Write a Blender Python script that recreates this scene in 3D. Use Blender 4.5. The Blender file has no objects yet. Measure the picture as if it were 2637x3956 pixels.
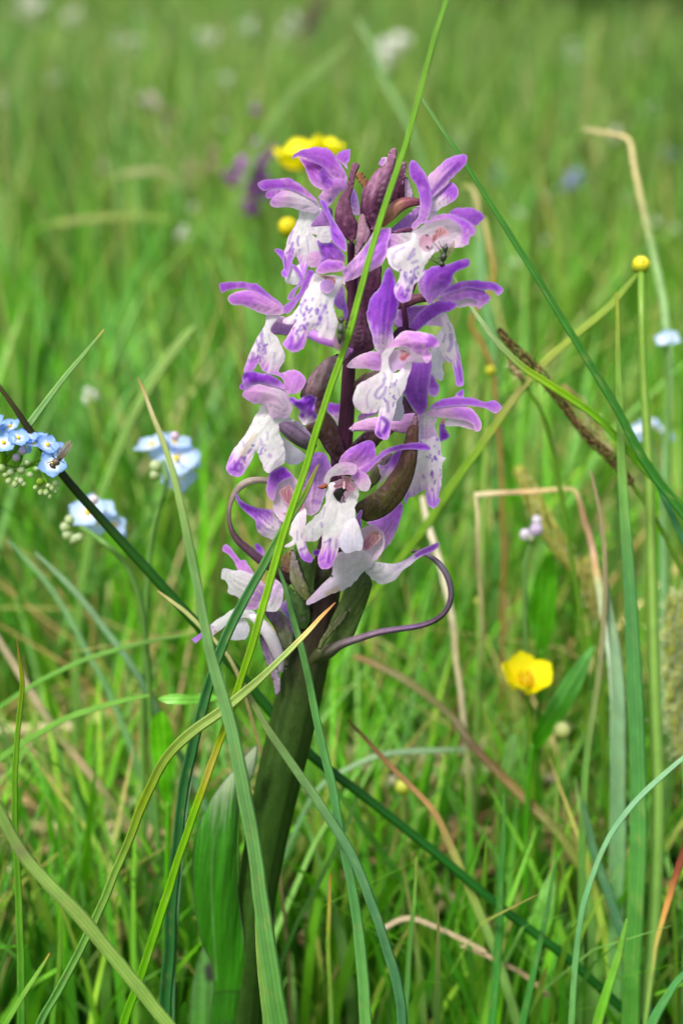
import bpy, math, random
import numpy as np
from mathutils import Vector
from mathutils.geometry import delaunay_2d_cdt

# ------------------------------------------------------------------ camera, sky, sun, exposure
scene = bpy.context.scene
CAM_H, PITCH = 0.270, math.radians(20.0)
LENS, SENS = 52.0, 36.0
IMG_W, IMG_H = 2637.0, 3956.0
PX = 0.21 / IMG_H                                   # metres per photo pixel at the orchid
D0 = 0.21 / (SENS / LENS)                           # distance of the orchid from the lens
cam_d = bpy.data.cameras.new("camera")
cam_d.sensor_fit = 'VERTICAL'; cam_d.sensor_height = SENS; cam_d.sensor_width = 24.0
cam_d.lens = LENS; cam_d.clip_start = 0.01; cam_d.clip_end = 400.0
cam = bpy.data.objects.new("camera", cam_d)
scene.collection.objects.link(cam)
cam.location = (0, 0, CAM_H)
cam.rotation_euler = (math.pi / 2 - PITCH, 0, 0)
cam_d.dof.use_dof = True
cam_d.dof.focus_distance = D0 - 130 * PX
cam_d.dof.aperture_fstop = 9.3
cam_d.dof.aperture_blades = 7
scene.camera = cam

SUN_EL, SUN_AZ = math.radians(58.0), math.radians(215.0)   # azimuth from +Y, clockwise
world = bpy.data.worlds.new("World"); scene.world = world; world.use_nodes = True
wn, wl = world.node_tree.nodes, world.node_tree.links
wn.clear()
sky = wn.new("ShaderNodeTexSky"); sky.sky_type = 'NISHITA'; sky.sun_disc = False
sky.sun_elevation = SUN_EL; sky.sun_rotation = SUN_AZ
sky.air_density = 1.0; sky.dust_density = 6.0; sky.ozone_density = 1.0
bgn = wn.new("ShaderNodeBackground"); bgn.inputs[1].default_value = 0.105
won = wn.new("ShaderNodeOutputWorld")
wl.new(sky.outputs[0], bgn.inputs[0]); wl.new(bgn.outputs[0], won.inputs[0])
sun_d = bpy.data.lights.new("sun", 'SUN'); sun_d.energy = 2.6; sun_d.angle = math.radians(13.0)
sun_d.color = (1.0, 0.965, 0.92)
sun = bpy.data.objects.new("sun", sun_d); scene.collection.objects.link(sun)
sdir = Vector((math.sin(SUN_AZ) * math.cos(SUN_EL), math.cos(SUN_AZ) * math.cos(SUN_EL), math.sin(SUN_EL)))
sun.rotation_euler = sdir.to_track_quat('Z', 'Y').to_euler()
vs = scene.view_settings
vs.view_transform = 'Standard'; vs.look = 'None'; vs.exposure = 0.86; vs.gamma = 1.0
vs.use_curve_mapping = False
cy = scene.cycles
cy.max_bounces = 7; cy.diffuse_bounces = 4; cy.glossy_bounces = 2; cy.transmission_bounces = 5
cy.transparent_max_bounces = 6; cy.caustics_reflective = False; cy.caustics_refractive = False
cy.use_denoising = True

# ------------------------------------------------------------------ space of the photograph -> metres
FWD = np.array([0, math.cos(PITCH), -math.sin(PITCH)])
UPV = np.array([0, math.sin(PITCH), math.cos(PITCH)])
RGT = np.array([1.0, 0, 0])
CAMP = np.array([0, 0, CAM_H])
SLOPE = 0.25                                        # the plant stands upright: lower = farther from the lens

def PO(xy, dz):
    """points traced on the plant (photo pixels) and their distance in front (-) or behind (+) the plant's upright plane"""
    xy = np.asarray(xy, float).reshape(-1, 2); dz = np.asarray(dz, float)
    dz = np.where(dz > 500, 500 + (dz - 500) * 1.9, dz)
    d = D0 + (dz + SLOPE * (xy[:, 1] - 1500.0)) * PX
    k = PX * d / D0
    return CAMP + d[:, None] * FWD + ((xy[:, 0] - IMG_W / 2) * k)[:, None] * RGT + ((IMG_H / 2 - xy[:, 1]) * k)[:, None] * UPV

def ground_z(x, y):
    x = np.asarray(x, float); y = np.asarray(y, float)
    return np.clip(y - 0.5, 0, 60) * 0.03 + 0.006 * np.sin(x * 7.0 + 1.3) * np.sin(y * 6.0) * np.clip((y - .4) * 3, 0, 1)

def reg(x0, y0, s):
    return lambda pts: [(x0 + s * p[0], y0 + s * p[1]) for p in pts]
rA = reg(900, 500, .38265); rB = reg(1400, 500, .38265); rC = reg(800, 1000, .38265)
rD = reg(1300, 1000, .44643); rE = reg(820, 1380, .38265); rF = reg(1150, 1650, .44643)
rG = reg(700, 1750, .38265); rH = reg(700, 2200, .44643); rJ = reg(0, 2956, .8291)
rK = reg(0, 1550, .20408); rL = reg(1050, 1950, .2551); rM = reg(1200, 2050, .38265)
ZS = IMG_W / 1568.0
rZ = reg(0, 0, ZS)

def dsc(P):
    """how much larger than at the orchid a thing is drawn to keep its size in the photograph"""
    return float((np.asarray(P) - CAMP) @ FWD / D0)
def lin(c):
    c = np.asarray(c, float) / 255.0
    return np.where(c <= 0.04045, c / 12.92, ((c + 0.055) / 1.055) ** 2.4)

def vivid(c, gain=1.3, sat=1.25):
    c = np.asarray(c, float); g = (c @ np.array([.3, .6, .1]))[..., None]
    gr = np.clip((c[..., 1] / (c[..., 0] + 1e-6) - 1.0) * 4, 0, 1)[..., None]
    return np.clip((g + (c - g) * (1 + (sat - 1) * gr)) * (1 + (gain - 1) * (.3 + .7 * gr)), 0.004, .85)
def orchid_pigment(c):
    c = np.asarray(c, float); p = np.clip((c[..., 2] - c[..., 1]) * 3, 0, 1)[..., None]
    return np.clip(c * (1 + p * np.array([.30, .06, .22])) + p * np.array([.028, .0, .055]), 0, .86) * (1 - (1 - p) * np.array([.0, .035, -.03]))

# ------------------------------------------------------------------ small maths
_rs = np.random.RandomState(7)
_LAT = _rs.rand(256, 256)
def vnoise(x, y):
    x = np.asarray(x, float); y = np.asarray(y, float)
    xi = np.floor(x).astype(int); yi = np.floor(y).astype(int)
    fx = x - xi; fy = y - yi
    fx = fx * fx * (3 - 2 * fx); fy = fy * fy * (3 - 2 * fy)
    a = _LAT[xi & 255, yi & 255]; b = _LAT[(xi + 1) & 255, yi & 255]
    c = _LAT[xi & 255, (yi + 1) & 255]; d = _LAT[(xi + 1) & 255, (yi + 1) & 255]
    return (a * (1 - fx) + b * fx) * (1 - fy) + (c * (1 - fx) + d * fx) * fy
def fnoise(x, y):
    return (vnoise(x, y) + .5 * vnoise(x * 2.1 + 9, y * 2.1 + 4) + .25 * vnoise(x * 4.3 + 3, y * 4.3 + 7)) / 1.75
def sstep(a, b, x):
    t = np.clip((x - a) / (b - a + 1e-9), 0, 1)
    return t * t * (3 - 2 * t)
def seg_dist(P, a, b):
    ab = b - a; L = (ab * ab).sum() + 1e-12
    t = np.clip(((P - a) @ ab) / L, 0, 1)
    return np.linalg.norm(P - (a + t[:, None] * ab), axis=1)
def poly_dist(P, poly, closed=True):
    n = len(poly); d = np.full(len(P), 1e9)
    for i in range(n if closed else n - 1):
        d = np.minimum(d, seg_dist(P, poly[i], poly[(i + 1) % n]))
    return d
def inside(P, poly):
    r = np.zeros(len(P), bool); n = len(poly)
    for i in range(n):
        a = poly[i]; b = poly[(i + 1) % n]
        if a[1] == b[1]: continue
        c = (a[1] > P[:, 1]) != (b[1] > P[:, 1])
        xx = a[0] + (P[:, 1] - a[1]) * (b[0] - a[0]) / (b[1] - a[1])
        r ^= c & (P[:, 0] < xx)
    return r
def catmull(pts, n=6, closed=False):
    p = np.asarray(pts, float); m = len(p); out = []
    rng = range(m) if closed else range(m - 1)
    for i in rng:
        if closed: p0, p1, p2, p3 = p[i - 1], p[i], p[(i + 1) % m], p[(i + 2) % m]
        else:
            p1, p2 = p[i], p[i + 1]
            p0 = p[i - 1] if i > 0 else 2 * p1 - p2
            p3 = p[i + 2] if i + 2 < m else 2 * p2 - p1
        for k in range(n):
            t = k / n
            out.append(.5 * ((2 * p1) + (-p0 + p2) * t + (2 * p0 - 5 * p1 + 4 * p2 - p3) * t * t + (-p0 + 3 * p1 - 3 * p2 + p3) * t ** 3))
    if not closed: out.append(p[-1])
    return np.array(out)
def resample(p, step=None, n=None, closed=False):
    q = np.vstack([p, p[:1]]) if closed else p
    s = np.concatenate([[0], np.cumsum(np.linalg.norm(np.diff(q[:, :3], axis=0), axis=1))])
    if n is None: n = max(8, int(s[-1] / step))
    t = np.linspace(0, s[-1], n + (1 if closed else 0))
    if closed: t = t[:-1]
    return np.stack([np.interp(t, s, q[:, k]) for k in range(q.shape[1])], axis=1)
def ramp(stops, t):
    ts = [s[0] for s in stops]; cs = np.array([lin(s[1]) for s in stops])
    return np.stack([np.interp(t, ts, cs[:, k]) for k in range(3)], axis=1)

# ------------------------------------------------------------------ materials
MATS = {}
def make_mat(name, rough=.5, trans=.3, spec=.4, rib=0.0, rib_n=40.0, var=.12, var_scale=600.0, bump=.25, bump_scale=2500.0, sheen=0.0, coat=0.0, stretch=1.0, gain=1.0):
    m = bpy.data.materials.new(name); m.use_nodes = True
    n, l = m.node_tree.nodes, m.node_tree.links
    n.clear()
    out = n.new("ShaderNodeOutputMaterial"); pb = n.new("ShaderNodeBsdfPrincipled")
    at = n.new("ShaderNodeAttribute"); at.attribute_name = "Col"
    tc = n.new("ShaderNodeTexCoord")
    mp = n.new("ShaderNodeMapping"); mp.inputs['Scale'].default_value = (1, 1, 1.0 / stretch)
    l.new(tc.outputs['Object'], mp.inputs['Vector'])
    nz = n.new("ShaderNodeTexNoise"); nz.inputs['Scale'].default_value = var_scale; nz.inputs['Detail'].default_value = 4
    l.new(mp.outputs[0], nz.inputs['Vector'])
    mr = n.new("ShaderNodeMapRange"); mr.inputs[1].default_value = .25; mr.inputs[2].default_value = .75
    mr.inputs[3].default_value = (1 - var) * gain; mr.inputs[4].default_value = (1 + var) * gain
    l.new(nz.outputs[0], mr.inputs[0])
    fac = mr.outputs[0]
    if rib:
        uv = n.new("ShaderNodeUVMap"); sx = n.new("ShaderNodeSeparateXYZ"); l.new(uv.outputs[0], sx.inputs[0])
        mu = n.new("ShaderNodeMath"); mu.operation = 'MULTIPLY'; mu.inputs[1].default_value = rib_n
        l.new(sx.outputs[0], mu.inputs[0])
        sn = n.new("ShaderNodeMath"); sn.operation = 'SINE'; l.new(mu.outputs[0], sn.inputs[0])
        ma = n.new("ShaderNodeMath"); ma.operation = 'MULTIPLY_ADD'; ma.inputs[1].default_value = rib; ma.inputs[2].default_value = 1.0
        l.new(sn.outputs[0], ma.inputs[0])
        mm = n.new("ShaderNodeMath"); mm.operation = 'MULTIPLY'
        l.new(fac, mm.inputs[0]); l.new(ma.outputs[0], mm.inputs[1]); fac = mm.outputs[0]
    vm = n.new("ShaderNodeVectorMath"); vm.operation = 'SCALE'
    l.new(at.outputs['Color'], vm.inputs[0]); l.new(fac, vm.inputs['Scale'])
    l.new(vm.outputs[0], pb.inputs['Base Color'])
    pb.inputs['Roughness'].default_value = rough
    pb.inputs['Specular IOR Level'].default_value = spec
    if sheen: pb.inputs['Sheen Weight'].default_value = sheen
    if coat: pb.inputs['Coat Weight'].default_value = coat; pb.inputs['Coat Roughness'].default_value = .25
    if bump:
        bz = n.new("ShaderNodeTexNoise"); bz.inputs['Scale'].default_value = bump_scale; bz.inputs['Detail'].default_value = 2
        l.new(mp.outputs[0], bz.inputs['Vector'])
        bp = n.new("ShaderNodeBump"); bp.inputs['Strength'].default_value = bump; bp.inputs['Distance'].default_value = .0003
        l.new(bz.outputs[0], bp.inputs['Height']); l.new(bp.outputs[0], pb.inputs['Normal'])
    if trans:
        tr = n.new("ShaderNodeBsdfTranslucent"); l.new(vm.outputs[0], tr.inputs['Color'])
        mx = n.new("ShaderNodeMixShader"); mx.inputs[0].default_value = trans
        l.new(pb.outputs[0], mx.inputs[1]); l.new(tr.outputs[0], mx.inputs[2]); l.new(mx.outputs[0], out.inputs[0])
    else: l.new(pb.outputs[0], out.inputs[0])
    MATS[name] = m
    return m
make_mat("petal", rough=.42, trans=.5, spec=.4, var=.06, var_scale=1100, bump=.55, bump_scale=4200, sheen=.1)
make_mat("flesh", rough=.5, trans=.12, spec=.18, var=.22, var_scale=700, bump=.5, bump_scale=2600, stretch=2.0)
make_mat("leaf", rough=.38, trans=.25, spec=.45, rib=.14, rib_n=90, var=.10, var_scale=500, bump=.3, bump_scale=1800)
make_mat("grass", rough=.45, trans=.35, spec=.4, rib=.12, rib_n=26, var=.10, var_scale=250, bump=.15, bump_scale=1500)
make_mat("meadow", rough=.5, trans=.35, spec=.35, var=.10, var_scale=120, bump=0)
make_mat("straw", rough=.7, trans=.15, spec=.2, rib=.12, rib_n=30, var=.2, var_scale=300, bump=.3, bump_scale=1500)
make_mat("yellow_petal", rough=.35, trans=.3, spec=.3, var=.04, var_scale=300, bump=.1, bump_scale=900)
make_mat("insect", rough=.35, trans=0, spec=.5, var=.3, var_scale=2500, bump=.4, bump_scale=4000)
make_mat("soil", rough=.9, trans=0, spec=.2, var=.5, var_scale=60, bump=1.0, bump_scale=300)
def wing_mat():
    m = bpy.data.materials.new("wing"); m.use_nodes = True
    n, l = m.node_tree.nodes, m.node_tree.links; n.clear()
    out = n.new("ShaderNodeOutputMaterial"); at = n.new("ShaderNodeAttribute"); at.attribute_name = "Col"
    pb = n.new("ShaderNodeBsdfPrincipled"); l.new(at.outputs['Color'], pb.inputs['Base Color']); pb.inputs['Roughness'].default_value = .3
    tp = n.new("ShaderNodeBsdfTransparent"); tp.inputs[0].default_value = (.75, .72, .66, 1)
    mx = n.new("ShaderNodeMixShader"); mx.inputs[0].default_value = .55
    l.new(tp.outputs[0], mx.inputs[1]); l.new(pb.outputs[0], mx.inputs[2]); l.new(mx.outputs[0], out.inputs[0])
    MATS["wing"] = m
wing_mat()

# ------------------------------------------------------------------ objects
COL = scene.collection
ORG = {}
def tag(o, label=None, cat=None, group=None, kind=None):
    if label: o["label"] = label
    if cat: o["category"] = cat
    if group: o["group"] = group
    if kind: o["kind"] = kind
    return o
def link(o, origin, parent):
    COL.objects.link(o); ORG[o.name] = np.asarray(origin, float)
    if parent is not None:
        o.parent = parent; o.location = Vector(np.asarray(origin) - ORG[parent.name])
    else: o.location = Vector(origin)
    return o
def thing(name, label, cat, origin, group=None, parent=None):
    o = bpy.data.objects.new(name, None); o.empty_display_size = .005
    link(o, origin, parent)
    return tag(o, label, cat, group)
def group_part(name, parent, origin, label=None):
    o = bpy.data.objects.new(name, None); o.empty_display_size = .003
    link(o, origin, parent)
    if label: o["label"] = label
    return o
def mk(name, verts, faces, cols=None, uvs=None, mat="petal", parent=None, origin=None, smooth=True):
    verts = np.asarray(verts, float)
    if origin is None: origin = verts.mean(axis=0)
    me = bpy.data.meshes.new(name)
    if isinstance(faces, np.ndarray):
        nf, k = faces.shape
        me.vertices.add(len(verts)); me.vertices.foreach_set("co", (verts - origin).astype(np.float32).ravel())
        me.loops.add(nf * k); me.loops.foreach_set("vertex_index", faces.astype(np.int32).ravel())
        me.polygons.add(nf); me.polygons.foreach_set("loop_start", np.arange(0, nf * k, k, dtype=np.int32))
        me.polygons.foreach_set("loop_total", np.full(nf, k, dtype=np.int32))
        me.update(calc_edges=True)
    else:
        me.from_pydata([tuple(v) for v in (verts - origin)], [], faces)
    if cols is not None:
        ca = me.color_attributes.new("Col", 'FLOAT_COLOR', 'POINT')
        c4 = np.ones((len(verts), 4), np.float32); c4[:, :3] = np.clip(cols, 0, 1)
        ca.data.foreach_set("color", c4.ravel())
    if uvs is not None:
        ul = me.uv_layers.new(name="UVMap")
        li = np.empty(len(me.loops), np.int32); me.loops.foreach_get("vertex_index", li)
        ul.data.foreach_set("uv", np.asarray(uvs, np.float32)[li].ravel())
    me.polygons.foreach_set("use_smooth", np.full(len(me.polygons), smooth, dtype=bool))
    me.materials.append(MATS[mat])
    me.update()
    o = bpy.data.objects.new(name, me)
    return link(o, origin, parent)

W = (240, 235, 246); LV = (205, 170, 232); PU = (160, 92, 212); DP = (108, 42, 178); MG = (172, 100, 205)
GW = (214, 212, 224); PK = (196, 120, 130)
MARK = (118, 26, 190)

def nzs(u, s): return vnoise(u * 4 + s, u * 0 + s * 2)
def sheet(parent, name, pts, dz, ax, c, lo=.1, hi=.9, bulge=.45, step=8.0, back=0.0, rim=None, marks=(), auto=None, mott=None,
          mat="petal", roll=0.0, curl=0.0, ruffle=0.0, label=None, streak=.12, sharp=3, seed=0, rib=0.0, vein=1.0):
    """a petal, hood or bract: outline traced on the plant, domed by `bulge`, tilted in depth from dz[0] at its base to dz[1] at its tip"""
    if name in ("lip", "lip_lobe"): step = min(step, 3.4)
    if name == "lip" and len(c) > 2: c = (c[0], c[1], tuple(int(a * b) for a, b in zip(c[2], (.92, .78, .98)))); hi = hi - .05
    poly = resample(catmull(pts, sharp, True), step=step * .75, closed=True)
    b = np.array(ax[0], float); t = np.array(ax[1], float); L = np.linalg.norm(t - b); ad = (t - b) / L; pd = np.array([-ad[1], ad[0]])
    if mat == "petal":
        sq = np.concatenate([[0], np.cumsum(np.linalg.norm(np.diff(poly, axis=0), axis=1))]); cen = poly.mean(0)
        sway = (vnoise(sq * .06, sq * 0 + seed * 3.3) - .5) * 5 + (vnoise(sq * .16, sq * 0 + seed * 5.1) - .5) * 3
        taper = np.minimum(1, np.minimum(sq, sq[-1] - sq) / 20); poly = poly + (poly - cen) / (np.linalg.norm(poly - cen, axis=1)[:, None] + 1) * (sway * taper)[:, None]
    mn, mx = poly.min(0), poly.max(0)
    gx = np.arange(mn[0], mx[0], step); gy = np.arange(mn[1], mx[1], step * .866)
    X, Y = np.meshgrid(gx, gy); X = X + (np.arange(len(gy)) % 2 * step * .5)[:, None]
    G = np.stack([X.ravel(), Y.ravel()], 1)
    G = G[inside(G, poly)]
    if len(G): G = G[poly_dist(G, poly) > step * .5]
    allp = np.vstack([poly, G]) if len(G) else poly
    vo, _, fo, _, _, _ = delaunay_2d_cdt([Vector(p) for p in allp], [], [list(range(len(poly)))], 1, 1e-4)
    V = np.array([(v.x, v.y) for v in vo]); F = [list(f) for f in fo]
    e = poly_dist(V, poly); bd = e < 1e-3; R = max(e.max(), 1e-3)
    q = np.clip(e / R, 0, 1); dome = q * (2 - q)
    Fa = np.array(F); E = np.vstack([Fa[:, [0, 1]], Fa[:, [1, 2]], Fa[:, [2, 0]]]); E = np.vstack([E, E[:, ::-1]])
    cnt = np.zeros(len(V)); np.add.at(cnt, E[:, 0], 1); cnt = np.maximum(cnt, 1)
    for _ in range(int(10 * max(1, (8 / step) ** 1.6))):
        s = np.zeros(len(V)); np.add.at(s, E[:, 0], dome[E[:, 1]])
        dome = np.where(bd, 0, s / cnt)
    u = ((V - b) @ ad) / L; v = ((V - b) @ pd)
    so = seed * 13.7 + len(name)
    rf = (fnoise(u * 3 + so, v * .03 + so) - .5)
    fine = (vnoise(u * 2.5 + so, v * .03) - .5)
    hwl = np.abs(v - np.median(v)) + e + 1e-3; sl = v / (np.abs(v) + e + 1e-3)      # -1..1 across the petal, following its outline
    veins = np.zeros(len(V))
    if name in ("lip", "lip_lobe", "throat"): vein = vein * .15; ruffle = ruffle * .45
    if name == "hood" and bulge < 0: vein = vein * .3
    if mat == "flesh": vein = 2.0
    if name == "column": vein = 2.2
    if vein and mat in ("petal", "flesh"):
        for s0, a0 in ((0, 1.0), (-.42, .7), (.42, .7), (-.72, .45), (.72, .45)) + (((-.2, .6), (.2, .6), (.57, .6), (-.57, .6)) if mat == "flesh" else ()):
            veins = np.maximum(veins, a0 * np.exp(-((sl - s0 + (nzs(u, so) - .5) * .2) / .085) ** 2))
        veins *= np.clip(q * 3, 0, 1) * np.clip(1.15 - .5 * np.clip(u, 0, 1), .3, 1)
    dd = dz[0] + (dz[1] - dz[0]) * np.clip(u, -.2, 1.2) + curl * np.clip(u, 0, 1.2) ** 2 + roll * v + ruffle * rf * (1 - .4 * q) + ruffle * .25 * fine
    # colour: pigment of the petal, with edge highlights painted in
    nz = fnoise(V[:, 0] * .02 + so, V[:, 1] * .02 + so); st = vnoise(u * 3 + so, v * .16 + so)
    k = sstep(lo, hi, u + (0 if mat != 'petal' else veins * .12) + (nz - .5) * .25 + (st - .5) * streak * 1.6)
    col = lin(c[0])[None] * (1 - k[:, None]) + lin(c[1])[None] * k[:, None]
    if len(c) > 2:
        k2 = sstep(hi - .12, hi + .12, u + (st - .5) * streak * 2)
        col = col * (1 - k2[:, None]) + lin(c[2])[None] * k2[:, None]
    if mott:
        m = sstep(mott[2] if len(mott) > 2 else .5, .85, fnoise(V[:, 0] * .045 + so * 2, V[:, 1] * .045 - so)) * mott[1]
        col = col * (1 - m[:, None]) + lin(mott[0])[None] * m[:, None]
    if rim:
        m = np.clip(1 - e / (rim[2] if len(rim) > 2 else 12), 0, 1) ** 1.3 * rim[1] * (.4 if mat == 'petal' and sum(rim[0]) < 480 else 1.0)
        col = col * (1 - m[:, None]) + lin(rim[0])[None] * m[:, None]
    if rib:
        rr = .5 + .5 * np.cos(v * rib)
        col = col * (0.86 + .22 * rr)[:, None]
    if "hood" in name or ("sepal" in name and "lateral" not in name):
        yy = (V[:, 1] - mn[1]) / (mx[1] - mn[1]); pl_ = sstep(.35, 1.0, yy + (nz - .5) * .3) * .45
        col = col * (1 - pl_[:, None]) + lin((226, 194, 244)) * pl_[:, None]
    if name == "lip":
        fl = sstep(.25, 1.0, u) * .30 + sstep(.5, .8, fnoise(V[:, 0] * .025 + so, V[:, 1] * .025)) * .22
        col = col * (1 - fl[:, None]) + lin((206, 168, 232)) * fl[:, None]
    if mat == "petal":
        col = orchid_pigment(col)
        col = col * (1 - veins * vein * .38)[:, None] * (.9 + .2 * fnoise(V[:, 0] * .09 + so, V[:, 1] * .09 + so))[:, None]
        thin = np.clip(1 - e / 8, 0, 1) * (.12 if name == 'lip' else .32); col = col * (1 - thin[:, None]) + np.array([.78, .66, .86]) * thin[:, None]  # petal edges paled in the colour, standing in for light through the rim
    if mat == "leaf": col = vivid(col, 1.2, 1.12)
    if mat == "flesh":
        col = col * (1.12 - .45 * veins)[:, None] * (.75 + .5 * fnoise(V[:, 0] * .11 + so, V[:, 1] * .06 + so))[:, None]
        blm = sstep(.55, .9, fnoise(V[:, 0] * .16 - so, V[:, 1] * .1 + so)) * .22; col = col * (1 - blm[:, None]) + lin((140, 112, 134)) * blm[:, None]; pu_ = np.clip((col[:, 0] - col[:, 1]) * 30, 0, 1)[:, None]; col = col * (1 + pu_ * np.array([.04, -.06, .32]))
    ml = list(marks)
    if auto:
        rr = np.random.RandomState(int(seed) + 11)
        for _ in range(auto['n']):
            uu = rr.uniform(*auto['u']); vv = rr.uniform(*auto['v'])
            ln = rr.uniform(*auto.get('len', (14, 40))) * rr.choice([.3, .45, .9]); an = rr.normal(0, auto.get('jit', .25)); p0 = b + ad * uu * L + pd * vv
            d1 = ad * math.cos(an) + pd * math.sin(an); an2 = an + rr.normal(0, .5); d2 = ad * math.cos(an2) + pd * math.sin(an2)
            ml.append(([p0 - d1 * ln * .5, p0, p0 + d2 * ln * .5], auto.get('w', 4.0) * rr.uniform(.7, 1.3), rr.uniform(.65, 1.0)))
    for mm in ml:
        pl = np.array(mm[0], float)
        if len(pl) > 2: pl = catmull(pl, 4)
        d = poly_dist(V, pl, False)
        f = np.clip(1.5 - d / (mm[1] * 1.15), 0, 1) * mm[2] * (.78 if mat == 'petal' and len(mm) < 4 else 1.0); mc = lin(mm[3] if len(mm) > 3 else MARK)
        col = col * (1 - f[:, None]) + mc[None] * f[:, None]
    bl = bulge * (.62 if mat == 'petal' else 1.0); back = 0.0 if (mat == 'petal' and name not in ('bud', 'spur')) else back
    P = PO(V, dd - bl * R * dome + np.where(np.array(name in ('lip', 'lip_lobe')), .5, 1.0) * veins * vein * R * .09)
    uv = np.stack([v / max(1, (mx - mn).max()) + .5, u], 1)
    if back:
        Pb = PO(V, dd + back * R * dome)
        idx = np.arange(len(V)); nb = np.where(~bd)[0]; idx[nb] = len(V) + np.arange(len(nb))
        P = np.vstack([P, Pb[nb]]); F = F + [[int(idx[i]) for i in f[::-1]] for f in F if not all(bd[i] for i in f)]
        col = np.vstack([col, col[nb]]); uv = np.vstack([uv, uv[nb]])
    o = mk(name, P, F, col, uv, mat, parent)
    if label: o["label"] = label
    return o

def frames(C):
    T = np.gradient(C, axis=0); T /= np.linalg.norm(T, axis=1)[:, None] + 1e-12
    return T
def tube(parent, name, pts, rad, stops, dz=0.0, sides=10, mat="flesh", step=14.0, label=None, ribs=0, rib_amp=.06, flat=1.0, root=False, world=None, n=None, ends=True):
    """round stalk along traced points (x, y[, dz]) with radii in photo pixels; `world` gives metre points instead"""
    if world is not None: C = np.asarray(world, float); r = np.asarray(rad, float)
    else:
        p = np.array([(q[0], q[1], q[2] if len(q) > 2 else 0.0) for q in pts], float)
        C = PO(p[:, :2], p[:, 2] + dz); r = np.asarray(rad, float)
        r = np.interp(np.linspace(0, 1, len(p)), np.linspace(0, 1, len(r)), r) * PX * ((C - CAMP) @ FWD / D0)
        if root: C, r = to_ground(C, r)
    D = catmull(np.hstack([C, r[:, None]]), 6)
    D = resample(D, step=step * PX, n=n)
    C, r = D[:, :3], np.maximum(D[:, 3], 1e-6); m = len(C)
    T = frames(C); side = np.cross(T, FWD); side /= np.linalg.norm(side, axis=1)[:, None] + 1e-12
    nr = np.cross(side, T)
    th = np.linspace(0, 2 * np.pi, sides, endpoint=False)
    rr = r[:, None] * (1 + (rib_amp * np.cos(ribs * th)[None] if ribs else 0))
    V = C[:, None] + rr[:, :, None] * (np.cos(th)[None, :, None] * side[:, None] + flat * np.sin(th)[None, :, None] * nr[:, None])
    V = V.reshape(-1, 3); i = np.arange(m - 1)[:, None] * sides; j = np.arange(sides)[None]; j2 = (j + 1) % sides
    F = np.stack([i + j, i + j2, i + sides + j2, i + sides + j], -1).reshape(-1, 4).tolist()
    t = np.repeat(np.linspace(0, 1, m), sides); col = ramp(stops, t)
    if ribs and mat == "flesh": col = col * (1 + .16 * np.cos(ribs * np.tile(th, m)) + .12 * np.cos(3 * np.tile(th, m) + t * 9))[:, None]
    if mat in ("grass", "leaf"): col = vivid(col, 1.05, 1.12)
    if mat == "petal": col = orchid_pigment(col)
    uv = np.stack([np.tile(np.linspace(0, 1, sides), m), t], 1)
    if ends:
        V = np.vstack([V, C[0] - T[0] * r[0] * .7, C[-1] + T[-1] * r[-1] * .7]); col = np.vstack([col, col[:1], col[-1:]]); uv = np.vstack([uv, uv[:1], uv[-1:]])
        a = m * sides
        F += [[int(k), a, int((k + 1) % sides)] for k in range(sides)]
        o0 = (m - 1) * sides
        F += [[o0 + int(k), o0 + int((k + 1) % sides), a + 1] for k in range(sides)]
    o = mk(name, V, F, col, uv, mat, parent, origin=C[-1] if root and parent is None else None)
    if label: o["label"] = label
    return o
def to_ground(C, r):
    """carry a stalk on from the last traced point down into the soil"""
    d = C[-1] - C[-2]; d /= np.linalg.norm(d)
    p = C[-1].copy(); out = [C]; ro = [r]
    for k in range(12):
        g = float(ground_z(p[0], p[1])) - .004
        if p[2] <= g + 1e-4: break
        d = d * .6 + np.array([0, 0, -1.0]) * .4; d[2] = min(d[2], -.5); d /= np.linalg.norm(d)
        h = min(.02, (p[2] - g) / -d[2]); p = p + d * h
        out.append(p[None].copy()); ro.append(np.array([r[-1]]))
    return np.vstack(out), np.concatenate(ro)
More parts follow.
